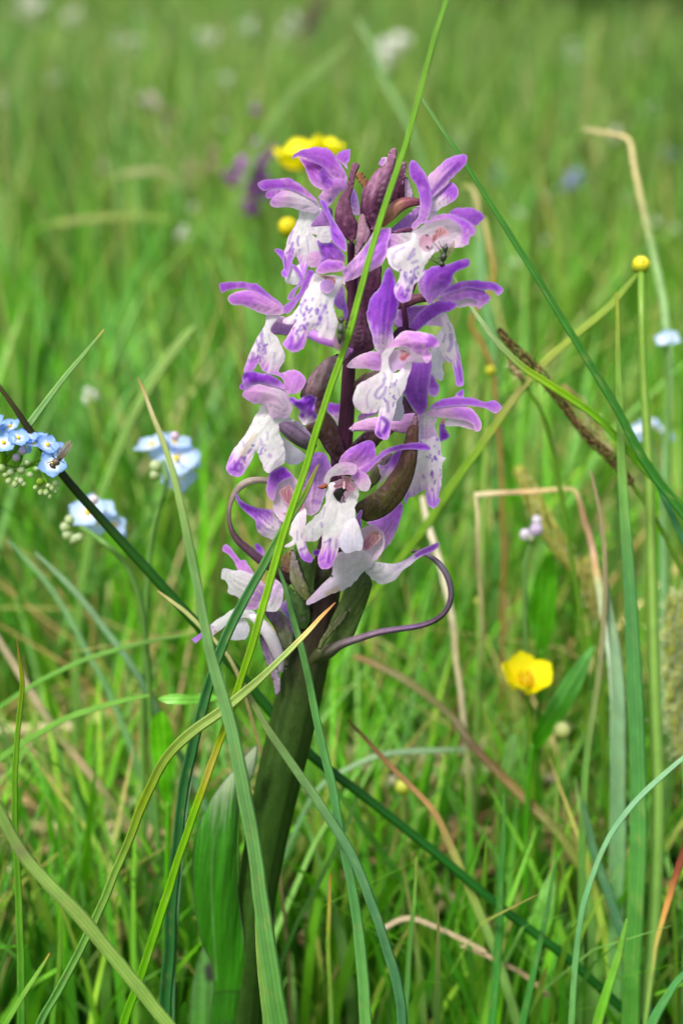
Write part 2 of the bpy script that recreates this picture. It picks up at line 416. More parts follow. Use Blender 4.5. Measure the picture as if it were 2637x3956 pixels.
def blade(name, label, pts, stops, dz=(0, 0), fold=.35, twist=0.0, thick=5.0, root=True, mat="grass", group=None, cat="grass blade", parent=None, edge=0.0, n=None, mid=0.0, wk=.66):
    """grass blade along (x, y, width) traced in the 1568-wide view, keeled like real grass, running down to the soil"""
    p = np.array([(q[0] * ZS, q[1] * ZS, (q[2] if q[2] < 10 else 10 + (q[2] - 10) * wk) * ZS * .5) for q in pts], float)
    dzs = np.interp(np.linspace(0, 1, len(p)), np.linspace(0, 1, len(dz)), dz)
    C = PO(p[:, :2], dzs); hw = p[:, 2] * PX * ((C - CAMP) @ FWD / D0)
    nv = len(C)
    if root: C, hw = to_ground(C, hw)
    D = catmull(np.hstack([C, hw[:, None]]), 6)
    D = resample(D, n=n or max(40, int(len(D) * 1.6)))
    C, hw = D[:, :3], np.maximum(D[:, 3], 2e-5); m = len(C)
    q0 = np.linspace(0, m * .13, m); s0 = (sum(map(ord, label or name)) % 89) * 2.3
    hw = hw * (.90 + .2 * fnoise(q0 + s0, q0 * 0 + 1)); wob = (fnoise(q0 * .8 + s0, q0 * 0 + 5) - .5) * 14 * PX; C = C + RGT * wob[:, None]
    T = frames(C)
    view = C - CAMP; view /= np.linalg.norm(view, axis=1)[:, None]
    side = np.cross(T, view); side /= np.linalg.norm(side, axis=1)[:, None] + 1e-12
    nr = np.cross(side, T); nr *= np.sign((nr * view).sum(1))[:, None]
    tw = np.linspace(0, twist, m)[:, None] if np.isscalar(twist) else np.interp(np.linspace(0, 1, m), np.linspace(0, 1, len(twist)), twist)[:, None]
    s2 = side * np.cos(tw) + nr * np.sin(tw); n2 = -side * np.sin(tw) + nr * np.cos(tw)
    th = thick * PX
    ring = [(-1, 0), (-.5, -th * .5), (0, -th * .5), (.5, -th * .5), (1, 0), (.5, th * .5), (0, th * .5), (-.5, th * .5)]
    V = []; 
    for (v, o) in ring:
        V.append(C + s2 * (hw * v)[:, None] + n2 * (fold * hw * (1 - abs(v)) + o * np.clip(hw / (th * 2), .1, 1))[:, None])
    V = np.stack(V, 1).reshape(-1, 3); k = 8
    i = np.arange(m - 1)[:, None] * k; j = np.arange(k)[None]; j2 = (j + 1) % k
    F = np.stack([i + j, i + j2, i + k + j2, i + k + j], -1).reshape(-1, 4)
    # stops run over the traced part; the rest keeps the last colour
    s = np.concatenate([[0], np.cumsum(np.linalg.norm(np.diff(C, axis=0), axis=1))])
    tr = PO(p[:, :2], dzs); L = np.linalg.norm(np.diff(tr, axis=0), axis=1).sum()
    t = np.clip(s / L, 0, 1); col = np.repeat(ramp(stops, t), k, 0)
    cross = np.tile([abs(a) for a, _ in ring], m); col = col * (1 + mid * (1 - cross))[:, None]
    sd = (sum(map(ord, label or name)) % 97) * 1.7; t8 = np.repeat(s, k); c8 = np.tile([a for a, _ in ring], m)
    blot = fnoise(t8 * 260 + sd, c8 * 1.2 + sd); old = sstep(.62, .85, fnoise(t8 * 420 - sd, c8 * 2.5)) * .35
    col = vivid(col, 1.02, 1.12) * (.78 + .44 * blot)[:, None]; col = col * (1 - old[:, None]) + lin((168, 168, 96)) * old[:, None]
    uv = np.stack([np.tile([(a + 1) / 2 for a, _ in ring], m), np.repeat(s * 100, k)], 1)
    o = mk(name, V, F, col, uv, mat, parent, origin=C[-1] if parent is None else None)
    return tag(o, label, cat if parent is None else None, group, "thing")
# ------------------------------------------------------------------ the orchid
ORCH0 = PO([(560 * ZS, 2620 * ZS)], [0])[0]
ORCH0[2] = float(ground_z(ORCH0[0], ORCH0[1])) - .004
orchid = thing("marsh_orchid", "purple and white orchid in bloom on a dark thick stem at the centre", "orchid", ORCH0)
ST = (64, 30, 52); BR = (92, 52, 68); OL = (84, 66, 44); GN = (66, 92, 40); DGN = (40, 50, 24)
STEM = [(806, 560, 8), (808, 660, 10), (806, 760, 13), (800, 860, 15), (796, 950, 17), (786, 1060, 20), (774, 1160, 25), (757, 1270, 31), (738, 1380, 39), (712, 1490, 46), (688, 1590, 50), (664, 1690, 51), (640, 1790, 50), (618, 1890, 48), (598, 2000, 45), (580, 2120, 43), (566, 2250, 42), (556, 2360, 42), (550, 2470, 40)]
tube(orchid, "stem", [(x * ZS, y * ZS) for x, y, r in STEM], [r * ZS for x, y, r in STEM], [(0, ST), (.2, (70, 36, 56)), (.36, (50, 40, 34)), (.43, (50, 72, 28)), (.56, (46, 76, 23)), (.75, (38, 66, 17)), (.9, (40, 72, 19)), (1, (48, 86, 30))], sides=28, ribs=11, rib_amp=.045, step=12, root=True)

def flower(x, y, dz, reg_, label=None):
    return group_part("flower", orchid, PO(reg_([(x, y)]), [dz])[0], label)
def S(par, name, R, pts, dz, ax, c, **k):
    kk = dict(k)
    if 'marks' in kk:
        kk['marks'] = [tuple([R(m[0])] + list(m[1:])) for m in kk['marks']]
    return sheet(par, name, R(pts), dz, R(ax), c, **kk)
def T(par, name, R, pts, rad, stops, dz=0.0, **k):
    q = R([(p[0], p[1]) for p in pts])
    return tube(par, name, [(a[0], a[1], p[2] if len(p) > 2 else 0) for a, p in zip(q, pts)], rad, stops, dz=dz, **k)

# --- F1: highest flower on the left, seen from outside its hood
f = flower(900, 520, -30, rA)
S(f, "sepal", rA, [(1030, 290), (1080, 225), (1140, 205), (1182, 200), (1180, 300), (1150, 350), (1155, 400), (1100, 350)], (30, 40), ((1100, 380), (1180, 200)), (MG, PU), bulge=.5, rim=(DP, .3), back=.2, seed=1)
S(f, "hood", rA, [(665, 278), (720, 288), (800, 305), (900, 345), (975, 410), (1010, 490), (960, 580), (895, 607), (850, 590), (780, 530), (740, 440), (715, 370), (680, 320)], (-40, -10), ((960, 560), (670, 285)), (MG, (140, 55, 165)), bulge=.5, rim=((205, 150, 220), .7), mott=((120, 40, 150), .4), back=.3, seed=2)
S(f, "upper_sepal", rA, [(595, 292), (620, 250), (680, 205), (780, 185), (880, 179), (950, 186), (1005, 235), (1040, 300), (1090, 360), (1145, 450), (1150, 520), (1060, 505), (990, 478), (920, 390), (800, 325), (720, 285), (665, 274), (630, 285), (600, 300)], (-45, -55), ((1140, 500), (600, 290)), ((168, 95, 205), (160, 88, 208)), bulge=.55, rim=(DP, .35, 9), mott=((200, 140, 225), .5), streak=.3, back=.25, seed=3)
S(f, "lateral_sepal", rA, [(860, 430), (925, 385), (960, 460), (990, 492), (1080, 492), (1142, 530), (1135, 590), (1080, 640), (1020, 710), (960, 780), (900, 720), (850, 700), (890, 640), (905, 590), (890, 520)], (-60, -90), ((980, 700), (925, 400)), ((208, 170, 228), (170, 105, 215)), bulge=.4, mott=((120, 50, 180), .75, .48), ruffle=20, seed=4)
# --- F2: upper left flower
f = flower(700, 800, -60, rA)
S(f, "spur", rA, [(775, 978), (800, 920), (880, 830), (960, 785), (1005, 830), (1000, 940), (985, 980)], (30, 60), ((800, 970), (1000, 830)), ((165, 128, 190), (175, 140, 200)), bulge=.6, back=.5, seed=5)
S(f, "petal", rA, [(330, 650), (360, 615), (430, 600), (520, 600), (490, 640), (420, 690), (345, 697)], (-40, -60), ((520, 610), (340, 670)), (LV, MG), bulge=.45, rim=(PU, .5), seed=6)
S(f, "lip", rA, [(670, 825), (740, 830), (830, 845), (868, 790), (900, 800), (860, 870), (812, 930), (780, 990), (800, 1060), (840, 1120), (872, 1200), (855, 1290), (800, 1330), (740, 1410), (720, 1495), (690, 1440), (660, 1330), (632, 1283), (600, 1330), (575, 1420), (550, 1475), (520, 1420), (508, 1330), (515, 1240), (545, 1130), (590, 1030), (630, 960), (660, 890)], (-50, -80), ((760, 850), (560, 1450)), (W, (236, 228, 245), (168, 105, 220)), bulge=.32, step=5, lo=.5, hi=.8,
  auto=dict(n=6, u=(.35, .8), v=(-25, 45), len=(8, 22), w=3.0, jit=.2), marks=[([(600, 1030), (575, 1100), (565, 1150)], 4, .6), ([(660, 1080), (650, 1130), (660, 1170)], 4, .8), ([(600, 1150), (580, 1220), (545, 1250)], 5, .8), ([(740, 1080), (755, 1160), (760, 1240)], 2.5, .5)], rim=((205, 200, 222), .4), ruffle=20, seed=7)
S(f, "lip_lobe", rA, [(415, 1215), (450, 1200), (500, 1220), (520, 1260), (515, 1340), (530, 1420), (560, 1470), (545, 1490), (500, 1485), (485, 1440), (510, 1400), (495, 1320), (460, 1270), (425, 1235)], (-85, -95), ((520, 1300), (500, 1480)), ((150, 90, 205), (160, 95, 215)), bulge=.5, mott=((110, 40, 180), .6), back=.3, seed=8)
S(f, "lower_sepal", rA, [(370, 740), (400, 690), (480, 630), (560, 603), (680, 638), (790, 688), (862, 745), (872, 800), (830, 847), (740, 832), (670, 820), (600, 795), (530, 785), (440, 790), (390, 775)], (-70, -100), ((850, 790), (380, 740)), ((232, 220, 240), (188, 140, 222)), lo=.3, hi=1.05, bulge=.55, rim=((150, 85, 200), .35), streak=.2, back=.2, seed=9)
S(f, "upper_sepal", rA, [(248, 545), (290, 515), (380, 500), (500, 491), (600, 505), (680, 560), (740, 610), (800, 660), (855, 735), (770, 695), (680, 645), (560, 603), (450, 600), (360, 612), (300, 620), (265, 590)], (-80, -110), ((850, 730), (250, 550)), ((178, 112, 222), (160, 85, 208)), bulge=.6, rim=((120, 50, 185), .35, 9), mott=((215, 165, 238), .7, .5), back=.25, seed=10)
# --- F3: large front flower left of the stem
f = flower(1180, 200, -250, rC)
S(f, "side_petal", rA, [(768, 985), (870, 979), (980, 977), (1000, 1060), (985, 1140), (900, 1142), (830, 1110), (852, 1068), (790, 1050)], (-110, -110), ((980, 1060), (780, 1000)), (W, W), bulge=.3, rim=(PU, .3), seed=11)
S(f, "lip_lobe", rA, [(520, 1510), (560, 1410), (640, 1380), (740, 1310), (748, 1400), (720, 1500), (665, 1565), (560, 1562)], (-60, -70), ((740, 1340), (540, 1530)), (W, W), bulge=.3, seed=12)
S(f, "hanging_petal", rC, [(870, 50), (930, 110), (968, 190), (955, 250), (905, 310), (870, 400), (815, 415), (808, 395), (840, 330), (918, 255), (930, 190), (850, 70)], (-90, -70), ((880, 60), (820, 400)), (PU, (178, 130, 220)), bulge=.5, seed=13)
S(f, "lateral_sepal", rC, [(780, 470), (850, 420), (930, 330), (958, 240), (990, 190), (1020, 108), (1082, 140), (1040, 220), (1000, 310), (930, 410), (870, 500), (800, 560), (768, 520)], (-150, -120), ((1040, 140), (790, 520)), (PU, (175, 120, 222)), bulge=.5, mott=((110, 45, 180), .6), streak=.4, seed=14)
S(f, "hanging_petal", rC, [(1350, 260), (1385, 300), (1390, 400), (1420, 520), (1410, 600), (1380, 600), (1370, 520), (1340, 512), (1275, 450), (1300, 370), (1335, 300)], (-170, -160), ((1350, 270), (1400, 600)), ((165, 125, 205), (150, 100, 210)), bulge=.4, seed=15)
S(f, "lateral_sepal", rA, [(870, 720), (910, 712), (945, 740), (960, 800), (1000, 880), (1060, 980), (1110, 1060), (1142, 1150), (1140, 1240), (1080, 1200), (1020, 1150), (990, 1100), (980, 990), (960, 910), (920, 830)], (-170, -130), ((1100, 1200), (890, 720)), ((158, 95, 208), (118, 50, 190)), bulge=.55, mott=((90, 25, 165), .5), back=.25, streak=.3, seed=16)
S(f, "lateral_sepal", rA, [(1100, 1425), (1180, 1340), (1280, 1230), (1350, 1140), (1410, 1050), (1480, 1002), (1568, 995), (1590, 1010), (1580, 1090), (1560, 1160), (1545, 1290), (1480, 1380), (1380, 1432), (1280, 1482), (1180, 1522), (1130, 1532), (1112, 1475)], (-240, -190), ((1130, 1480), (1540, 1040)), ((195, 160, 230), (165, 105, 212)), bulge=.4, rim=((228, 195, 238), .6, 9), mott=((130, 65, 195), .7, .55), ruffle=25, seed=17)
S(f, "lip", rC, [(1090, 140), (1130, 160), (1200, 165), (1280, 165), (1335, 170), (1378, 190), (1392, 262), (1362, 250), (1340, 305), (1300, 370), (1275, 430), (1280, 520), (1310, 610), (1318, 660), (1292, 740), (1280, 805), (1235, 815), (1180, 795), (1130, 797), (1112, 760), (1092, 715), (1042, 730), (1000, 830), (970, 900), (900, 942), (840, 930), (770, 880), (765, 840), (800, 800), (860, 690), (890, 640), (850, 660), (790, 657), (762, 630), (795, 598), (870, 550), (920, 480), (960, 380), (1020, 280), (1050, 195)], (-230, -320), ((1180, 200), (870, 920)), (W, (240, 234, 247), (170, 110, 224)), bulge=.34, step=5, lo=.6, hi=.86,
  auto=dict(n=34, u=(.3, .8), v=(-62, 48), len=(8, 26), w=3.6, jit=.3), marks=[([(860, 800), (850, 860), (835, 900)], 7, .8), ([(910, 760), (925, 830), (890, 890)], 6, .7), ([(1190, 490), (1150, 560), (1130, 640), (1110, 665)], 6, .8), ([(1210, 420), (1200, 500)], 3, .5), ([(1220, 600), (1212, 700)], 4, .45), ([(990, 410), (960, 470), (940, 520)], 3.5, .65), ([(985, 680), (990, 700)], 7, .75)], rim=((214, 206, 230), .4), ruffle=24, seed=18)
S(f, "throat", rC, [(1140, 250), (1190, 205), (1250, 205), (1290, 260), (1270, 320), (1210, 352), (1150, 320)], (-262, -262), ((1210, 210), (1210, 350)), ((180, 155, 225), (190, 168, 232)), bulge=-.5, step=5, seed=19)
S(f, "column", rC, [(1120, 172), (1160, 165), (1220, 175), (1280, 190), (1295, 240), (1280, 262), (1262, 225), (1215, 200), (1190, 215), (1160, 190)], (-285, -290), ((1140, 170), (1290, 250)), ((200, 130, 120), (170, 95, 95)), bulge=.5, step=5, seed=20)
S(f, "petal", rA, [(735, 1310), (760, 1260), (820, 1232), (872, 1240), (898, 1310), (850, 1385), (785, 1395), (745, 1350)], (-270, -280), ((880, 1300), (740, 1320)), ((205, 165, 230), (222, 190, 238)), bulge=.6, rim=(PU, .4), back=.2, seed=21)
S(f, "hood", rA, [(845, 1130), (870, 1122), (900, 1150), (1000, 1143), (1062, 1190), (1112, 1250), (1132, 1310), (1095, 1400), (1040, 1440), (940, 1432), (895, 1425), (850, 1400), (890, 1310), (880, 1240)], (-250, -290), ((1060, 1380), (860, 1140)), ((185, 125, 222), (140, 70, 200)), bulge=.6, mott=((95, 25, 175), .7, .55), ruffle=20, back=.2, seed=22)
S(f, "hood_petal", rA, [(833, 1420), (870, 1370), (940, 1318), (1050, 1325), (1112, 1330), (1118, 1400), (1065, 1432), (985, 1445), (905, 1458), (852, 1452)], (-290, -310), ((1100, 1360), (840, 1430)), ((180, 120, 222), (165, 100, 215)), bulge=.6, rim=((228, 200, 240), .5), back=.2, seed=23)
# --- F4: left flower with two long pale wings
f = flower(740, 560, -40, rC)
S(f, "spur", rC, [(640, 740), (655, 650), (700, 590), (760, 575), (830, 610), (890, 650), (870, 690), (820, 770), (740, 768)], (10, 20), ((740, 590), (760, 760)), ((200, 180, 205), (170, 140, 195)), bulge=.6, back=.5, seed=24)
T(f, "spur", rC, [(960, 740, 40), (1060, 760, 30), (1150, 800, 25), (1270, 840, 30), (1400, 900, 40), (1470, 930, 50)], [14, 20, 22, 20, 16, 12], [(0, (180, 140, 215)), (.5, (198, 165, 225)), (1, (180, 140, 205))], mat="petal", sides=14)
S(f, "lip", rC, [(598, 565), (680, 570), (745, 570), (695, 620), (652, 680), (640, 730), (700, 785), (742, 860), (782, 950), (780, 1020), (742, 1090), (700, 1150), (622, 1158), (560, 1130), (540, 1090), (515, 1052), (480, 1110), (430, 1145), (368, 1145), (385, 1070), (420, 970), (460, 890), (500, 800), (550, 720), (590, 650)], (-40, -60), ((680, 590), (420, 1140)), (W, (235, 228, 244), (185, 130, 228)), bulge=.34, step=5, lo=.6, hi=.85,
  marks=[([(555, 760), (550, 830), (580, 900), (585, 950)], 6, .75), ([(500, 830), (520, 900), (515, 930)], 5, .6), ([(545, 930), (560, 1000)], 5, .5), ([(465, 960), (460, 1010), (430, 1030)], 7, .7), ([(560, 720), (540, 780)], 3, .5), ([(680, 950), (670, 1060)], 4, .35), ([(620, 760), (640, 840)], 3, .35)], auto=dict(n=8, u=(.4, .85), v=(-30, 10), len=(10, 24), w=3, jit=.3), rim=((210, 206, 225), .4), ruffle=22, seed=25)
S(f, "lower_sepal", rC, [(205, 400), (250, 350), (330, 320), (440, 303), (520, 318), (620, 388), (745, 478), (772, 535), (742, 562), (650, 568), (590, 565), (520, 540), (430, 500), (350, 470), (270, 470), (230, 450)], (-50, -70), ((750, 530), (215, 410)), ((205, 160, 230), (180, 110, 222)), bulge=.6, rim=((225, 195, 238), .6, 10), streak=.25, mott=((165, 85, 215), .5), back=.25, seed=26)
S(f, "upper_sepal", rC, [(118, 270), (150, 240), (240, 230), (400, 236), (500, 253), (575, 310), (650, 375), (722, 425), (775, 485), (740, 490), (620, 410), (510, 335), (400, 300), (300, 300), (200, 320), (155, 345)], (-50, -80), ((770, 480), (125, 280)), (PU, (150, 78, 200)), bulge=.6, rim=((120, 50, 180), .35, 8), mott=((195, 130, 232), .6, .5), back=.25, seed=27)
# --- F5: big flower low on the left with a white skirt
f = flower(740, 500, -190, rE)
S(f, "lip_lobe", rE, [(690, 800), (800, 880), (940, 980), (930, 1025), (880, 1072), (800, 1082), (738, 1055), (715, 960)], (-130, -120), ((720, 830), (900, 1050)), ((222, 218, 230), (214, 214, 226)), bulge=.3, seed=28)
S(f, "lateral_sepal", rE, [(765, 660), (850, 640), (920, 690), (962, 740), (1003, 800), (990, 858), (900, 800), (830, 740)], (-150, -130), ((780, 660), (990, 840)), ((218, 205, 228), (196, 178, 215)), bulge=.4, seed=29)
S(f, "petal", rE, [(700, 160), (780, 130), (860, 140), (920, 190), (942, 260), (900, 330), (850, 367), (780, 365), (765, 280), (735, 190)], (-140, -120), ((780, 350), (880, 150)), ((200, 155, 220), (186, 135, 212)), bulge=.5, rim=((205, 160, 225), .5), streak=.2, back=.2, seed=30)
S(f, "petal", rE, [(580, 165), (640, 150), (700, 158), (745, 190), (800, 220), (805, 290), (772, 372), (715, 318), (722, 250), (680, 195)], (-190, -190), ((760, 340), (600, 165)), ((200, 150, 226), (190, 140, 224)), bulge=.55, rim=((150, 85, 200), .4), seed=31)
S(f, "petal", rE, [(272, 292), (310, 258), (345, 310), (320, 332), (280, 318)], (-200, -210), ((340, 300), (275, 300)), (PU, PU), bulge=.4, seed=32)
S(f, "lip", rE, [(490, 478), (560, 485), (620, 530), (690, 590), (755, 600), (830, 640), (760, 655), (700, 660), (665, 690), (690, 790), (720, 870), (737, 1000), (722, 1070), (700, 1088), (640, 1115), (600, 1150), (552, 1168), (515, 1130), (508, 1080), (480, 1030), (460, 962), (432, 960), (400, 1040), (340, 1130), (300, 1192), (240, 1212), (180, 1192), (142, 1140), (150, 1080), (210, 940), (300, 820), (380, 700), (430, 590), (470, 530)], (-190, -260), ((640, 560), (220, 1190)), ((242, 238, 244), (238, 232, 244), (165, 110, 220)), bulge=.34, step=5, lo=.66, hi=.86,
  auto=dict(n=9, u=(.45, .75), v=(-70, 10), len=(8, 22), w=3.6, jit=.4), marks=[([(230, 1130), (250, 1080), (290, 1080), (300, 1110), (270, 1150), (230, 1130)], 5, .8), ([(300, 1010), (330, 1060)], 5, .7), ([(190, 1130), (220, 1130), (225, 1050)], 4, .7), ([(310, 850), (320, 900)], 4, .5), ([(430, 790), (370, 870), (300, 980)], 8, .5, (222, 190, 165)), ([(490, 830), (500, 880), (530, 890)], 5, .55), ([(560, 760), (555, 830)], 4, .5), ([(580, 990), (585, 1000)], 7, .6)], rim=((212, 210, 226), .4), ruffle=26, seed=33)
S(f, "lower_sepal", rE, [(300, 385), (340, 320), (400, 280), (500, 273), (600, 288), (720, 315), (772, 370), (775, 430), (803, 490), (795, 560), (745, 612), (640, 612), (590, 600), (560, 520), (500, 470), (420, 470), (350, 430)], (-210, -250), ((740, 540), (305, 390)), ((224, 210, 232), (200, 155, 230)), bulge=.6, lo=.2, hi=1.0, rim=((175, 115, 215), .4), streak=.2, mott=((178, 125, 218), .4), back=.2, seed=34)
S(f, "upper_sepal", rE, [(303, 185), (340, 145), (420, 138), (470, 160), (560, 168), (640, 208), (705, 260), (722, 318), (650, 302), (520, 272), (430, 275), (370, 300), (330, 325), (308, 250)], (-230, -255), ((710, 300), (310, 200)), ((140, 60, 195), (110, 35, 178)), bulge=.6, mott=((190, 125, 230), .6, .55), rim=((85, 20, 150), .4, 8), ruffle=20, back=.2, seed=35)
S(f, "lateral_sepal", rE, [(770, 420), (820, 398), (860, 430), (980, 368), (1020, 400), (1062, 400), (1040, 460), (1030, 550), (1072, 590), (1060, 630), (1000, 660), (930, 692), (900, 660), (870, 600), (880, 540), (820, 490)], (-200, -260), ((880, 660), (1000, 390)), ((232, 222, 238), (150, 90, 208), (120, 55, 190)), lo=.1, hi=.5, bulge=.3, mott=((95, 35, 165), .6, .5), ruffle=70, seed=36)
# --- F6: top right flower, sepals spread like ears
f = flower(690, 800, -20, rB)
S(f, "spur", rB, [(278, 1030), (340, 955), (450, 860), (560, 770), (580, 800), (562, 880), (505, 970), (480, 1040)], (40, 50), ((560, 800), (300, 1030)), ((190, 160, 220), (170, 135, 208)), bulge=.6, back=.5, seed=37)
S(f, "lower_sepal", rB, [(695, 695), (770, 620), (850, 550), (900, 532), (950, 575), (968, 640), (940, 700), (880, 745), (800, 790), (752, 818), (690, 812)], (-20, -10), ((700, 800), (950, 590)), ((235, 228, 240), (160, 90, 210)), lo=.2, hi=.85, bulge=.5, roll=-.15, marks=[([(710, 700), (800, 640), (900, 600)], 5, .7)], streak=.3, back=.25, seed=38)
S(f, "lateral_sepal", rB, [(655, 485), (720, 410), (800, 340), (870, 288), (960, 258), (1022, 253), (1052, 280), (1046, 340), (990, 410), (900, 490), (850, 560), (780, 620), (700, 685), (688, 600)], (-30, 0), ((690, 640), (1045, 270)), ((212, 180, 228), (165, 95, 212)), bulge=.5, lo=.2, hi=.95, marks=[([(700, 640), (820, 500), (960, 350)], 8, .75, (140, 60, 200)), ([(800, 410), (900, 340)], 3, .6)], back=.25, seed=39)
S(f, "throat", rB, [(680, 790), (745, 812), (748, 870), (720, 900), (680, 900)], (-10, -10), ((700, 800), (710, 900)), ((232, 226, 236), (225, 215, 232)), bulge=.3, seed=40)
S(f, "upper_sepal", rB, [(468, 350), (498, 310), (540, 328), (590, 390), (640, 460), (668, 540), (692, 640), (693, 760), (662, 900), (640, 940), (590, 960), (520, 1012), (488, 1012), (500, 950), (555, 890), (578, 760), (565, 640), (530, 550), (485, 490), (466, 410)], (-60, -50), ((600, 950), (500, 320)), ((150, 90, 200), (142, 72, 195)), bulge=.6, mott=((195, 150, 225), .7, .48), streak=.5, back=.3, seed=41)
T(f, "ovary", rB, [(190, 950, 30), (280, 850, 10), (380, 765, -10), (480, 735, -15), (575, 735, -10)], [18, 26, 24, 18, 12], [(0, (160, 105, 80)), (.4, (186, 140, 112)), (.7, (120, 70, 75)), (1, (110, 55, 80))], sides=16, ribs=5, rib_amp=.1)
# --- F7: right front flower, with a black fly
f = flower(650, 1100, -220, rB)
S(f, "bract", rB, [(272, 1058), (350, 1010), (480, 985), (500, 1030), (380, 1052)], (-90, -90), ((490, 1000), (280, 1050)), (BR, (100, 60, 80)), mat="flesh", bulge=.5, back=.4, seed=42)
S(f, "petal", rB, [(865, 852), (920, 800), (1000, 788), (1100, 795), (1180, 828), (1227, 885), (1180, 945), (1132, 975), (1080, 940), (980, 890)], (-190, -160), ((900, 860), (1220, 885)), ((172, 110, 218), (152, 85, 205)), bulge=.55, rim=((110, 45, 170), .5, 9), mott=((205, 160, 232), .5), back=.25, seed=43)
S(f, "hood", rB, [(490, 1045), (560, 998), (660, 938), (760, 905), (880, 900), (970, 955), (1010, 1040), (995, 1130), (1042, 1172), (960, 1192), (880, 1192), (800, 1202), (735, 1240), (660, 1225), (600, 1150)], (-200, -210), ((640, 1150), (1000, 1000)), ((238, 228, 242), (232, 212, 244)), bulge=-.3, step=5, rim=((190, 130, 225), .5, 9), seed=44)
S(f, "upper_sepal", rB, [(620, 955), (720, 880), (820, 848), (900, 858), (980, 888), (1080, 938), (1138, 1000), (1132, 1062), (1082, 1092), (1055, 1172), (995, 1135), (1005, 1040), (965, 958), (880, 905), (760, 912), (680, 945)], (-225, -240), ((640, 950), (1130, 1050)), ((190, 135, 228), (155, 85, 208)), bulge=.5, mott=((215, 170, 240), .6, .5), rim=((125, 55, 190), .3, 8), back=.2, seed=45)
S(f, "throat", rB, [(568, 1110), (630, 1048), (700, 1100), (695, 1160), (655, 1235), (620, 1292), (580, 1200)], (-222, -225), ((640, 1060), (620, 1280)), ((214, 172, 190), (222, 196, 212)), bulge=-.4, step=4, marks=[([(645, 1055), (652, 1068)], 4, 1, (70, 20, 40)), ([(650, 1185), (660, 1198)], 4, 1, (60, 20, 40))], seed=46)
S(f, "column", rB, [(695, 1125), (720, 1040), (755, 985), (800, 985), (840, 1005), (877, 1055), (800, 1078), (742, 1122), (715, 1148)], (-240, -245), ((770, 1000), (710, 1140)), ((214, 160, 164), (188, 118, 124)), bulge=.4, step=4, streak=.4, seed=47)
S(f, "lateral_sepal", rB, [(245, 1205), (262, 1070), (370, 1048), (490, 1045), (520, 1110), (420, 1155), (330, 1185)], (-210, -180), ((500, 1080), (250, 1140)), ((236, 226, 242), (188, 142, 225)), bulge=.4, lo=.2, hi=1.1, seed=48)
lipF7 = rB([(495, 1045), (560, 1080), (585, 1190), (640, 1240), (715, 1200), (735, 1225), (700, 1270), (650, 1340), (600, 1440)]) + rD([(762, 110), (722, 180), (692, 200), (662, 240), (648, 310), (637, 358), (590, 377), (540, 362), (500, 312), (493, 250), (530, 190), (548, 112)]) + rB([(370, 1440), (300, 1402), (250, 1320), (243, 1230), (270, 1188), (380, 1158), (480, 1128), (500, 1085)])
sheet(f, "lip", lipF7, (-215, -300), (rB([(600, 1120)])[0], rD([(560, 375)])[0]), (W, (240, 234, 247), (165, 100, 222)), bulge=.36, step=5, lo=.72, hi=.86,
  marks=[tuple([rB(m[0])] + list(m[1:])) for m in [([(520, 1210), (480, 1270), (460, 1310), (520, 1260)], 5, .65), ([(500, 1345), (550, 1330)], 5, .55), ([(310, 1300), (330, 1240), (420, 1190)], 4, .5), ([(290, 1250), (300, 1350), (350, 1390)], 4, .35), ([(560, 1390), (520, 1420), (510, 1490), (480, 1500)], 5, .7), ([(420, 1480), (440, 1540)], 5, .6), ([(500, 1040), (380, 1150), (300, 1190)], 3, .3)]] + [tuple([rD(m[0])] + list(m[1:])) for m in [([(600, 120), (610, 180), (650, 190)], 5, .6), ([(560, 250), (580, 330)], 6, .6), ([(620, 240), (600, 330)], 6, .7)]], auto=dict(n=14, u=(.45, .9), v=(-40, 45), len=(10, 26), w=3.4, jit=.4), rim=((212, 206, 230), .4), ruffle=20, seed=49)
# --- F8: right flower behind, long wings
f = flower(880, 450, -40, rD)
S(f, "spur", rD, [(518, 490), (560, 420), (780, 398), (768, 440), (690, 520), (622, 590), (540, 600), (500, 565)], (30, 40), ((760, 420), (520, 540)), ((188, 150, 220), (180, 140, 210)), bulge=.6, back=.5, seed=50)
S(f, "throat", rD, [(765, 575), (830, 520), (900, 478), (950, 500), (930, 585), (850, 580)], (-10, -10), ((920, 500), (780, 570)), ((214, 195, 225), (190, 160, 212)), bulge=.5, seed=51)
S(f, "lip_lobe", rD, [(925, 595), (880, 640), (830, 700), (812, 850), (808, 980), (840, 1032), (912, 1052), (928, 1000), (912, 930), (945, 865), (900, 780)], (-5, -10), ((910, 620), (870, 1040)), ((226, 224, 234), (208, 212, 222)), bulge=.35, step=5, seed=52)
S(f, "lip", rD, [(888, 480), (950, 472), (972, 530), (1012, 600), (1042, 730), (1072, 850), (1087, 950), (1098, 1080), (1070, 1107), (1028, 1090), (1020, 1020), (1000, 930), (990, 902), (940, 870), (890, 790), (888, 700), (922, 600)], (-15, -40), ((930, 490), (1070, 1100)), ((232, 228, 240), (226, 220, 240), (135, 75, 195)), bulge=.36, step=5, lo=.55, hi=.72, marks=[([(985, 660), (990, 740), (970, 790)], 7, .7), ([(940, 650), (920, 720)], 4, .6), ([(950, 850), (990, 890)], 4, .5), ([(1030, 720), (1050, 830)], 5, .6), ([(1050, 850), (1060, 960), (1080, 1050)], 5, .6), ([(960, 560), (985, 620)], 4, .5)], rim=((200, 196, 218), .4), seed=53)
S(f, "petal", rD, [(703, 140), (760, 88), (775, 140), (755, 220), (775, 340), (745, 325), (705, 250)], (-50, -50), ((740, 320), (750, 100)), ((188, 150, 222), (175, 125, 218)), bulge=.4, seed=54)
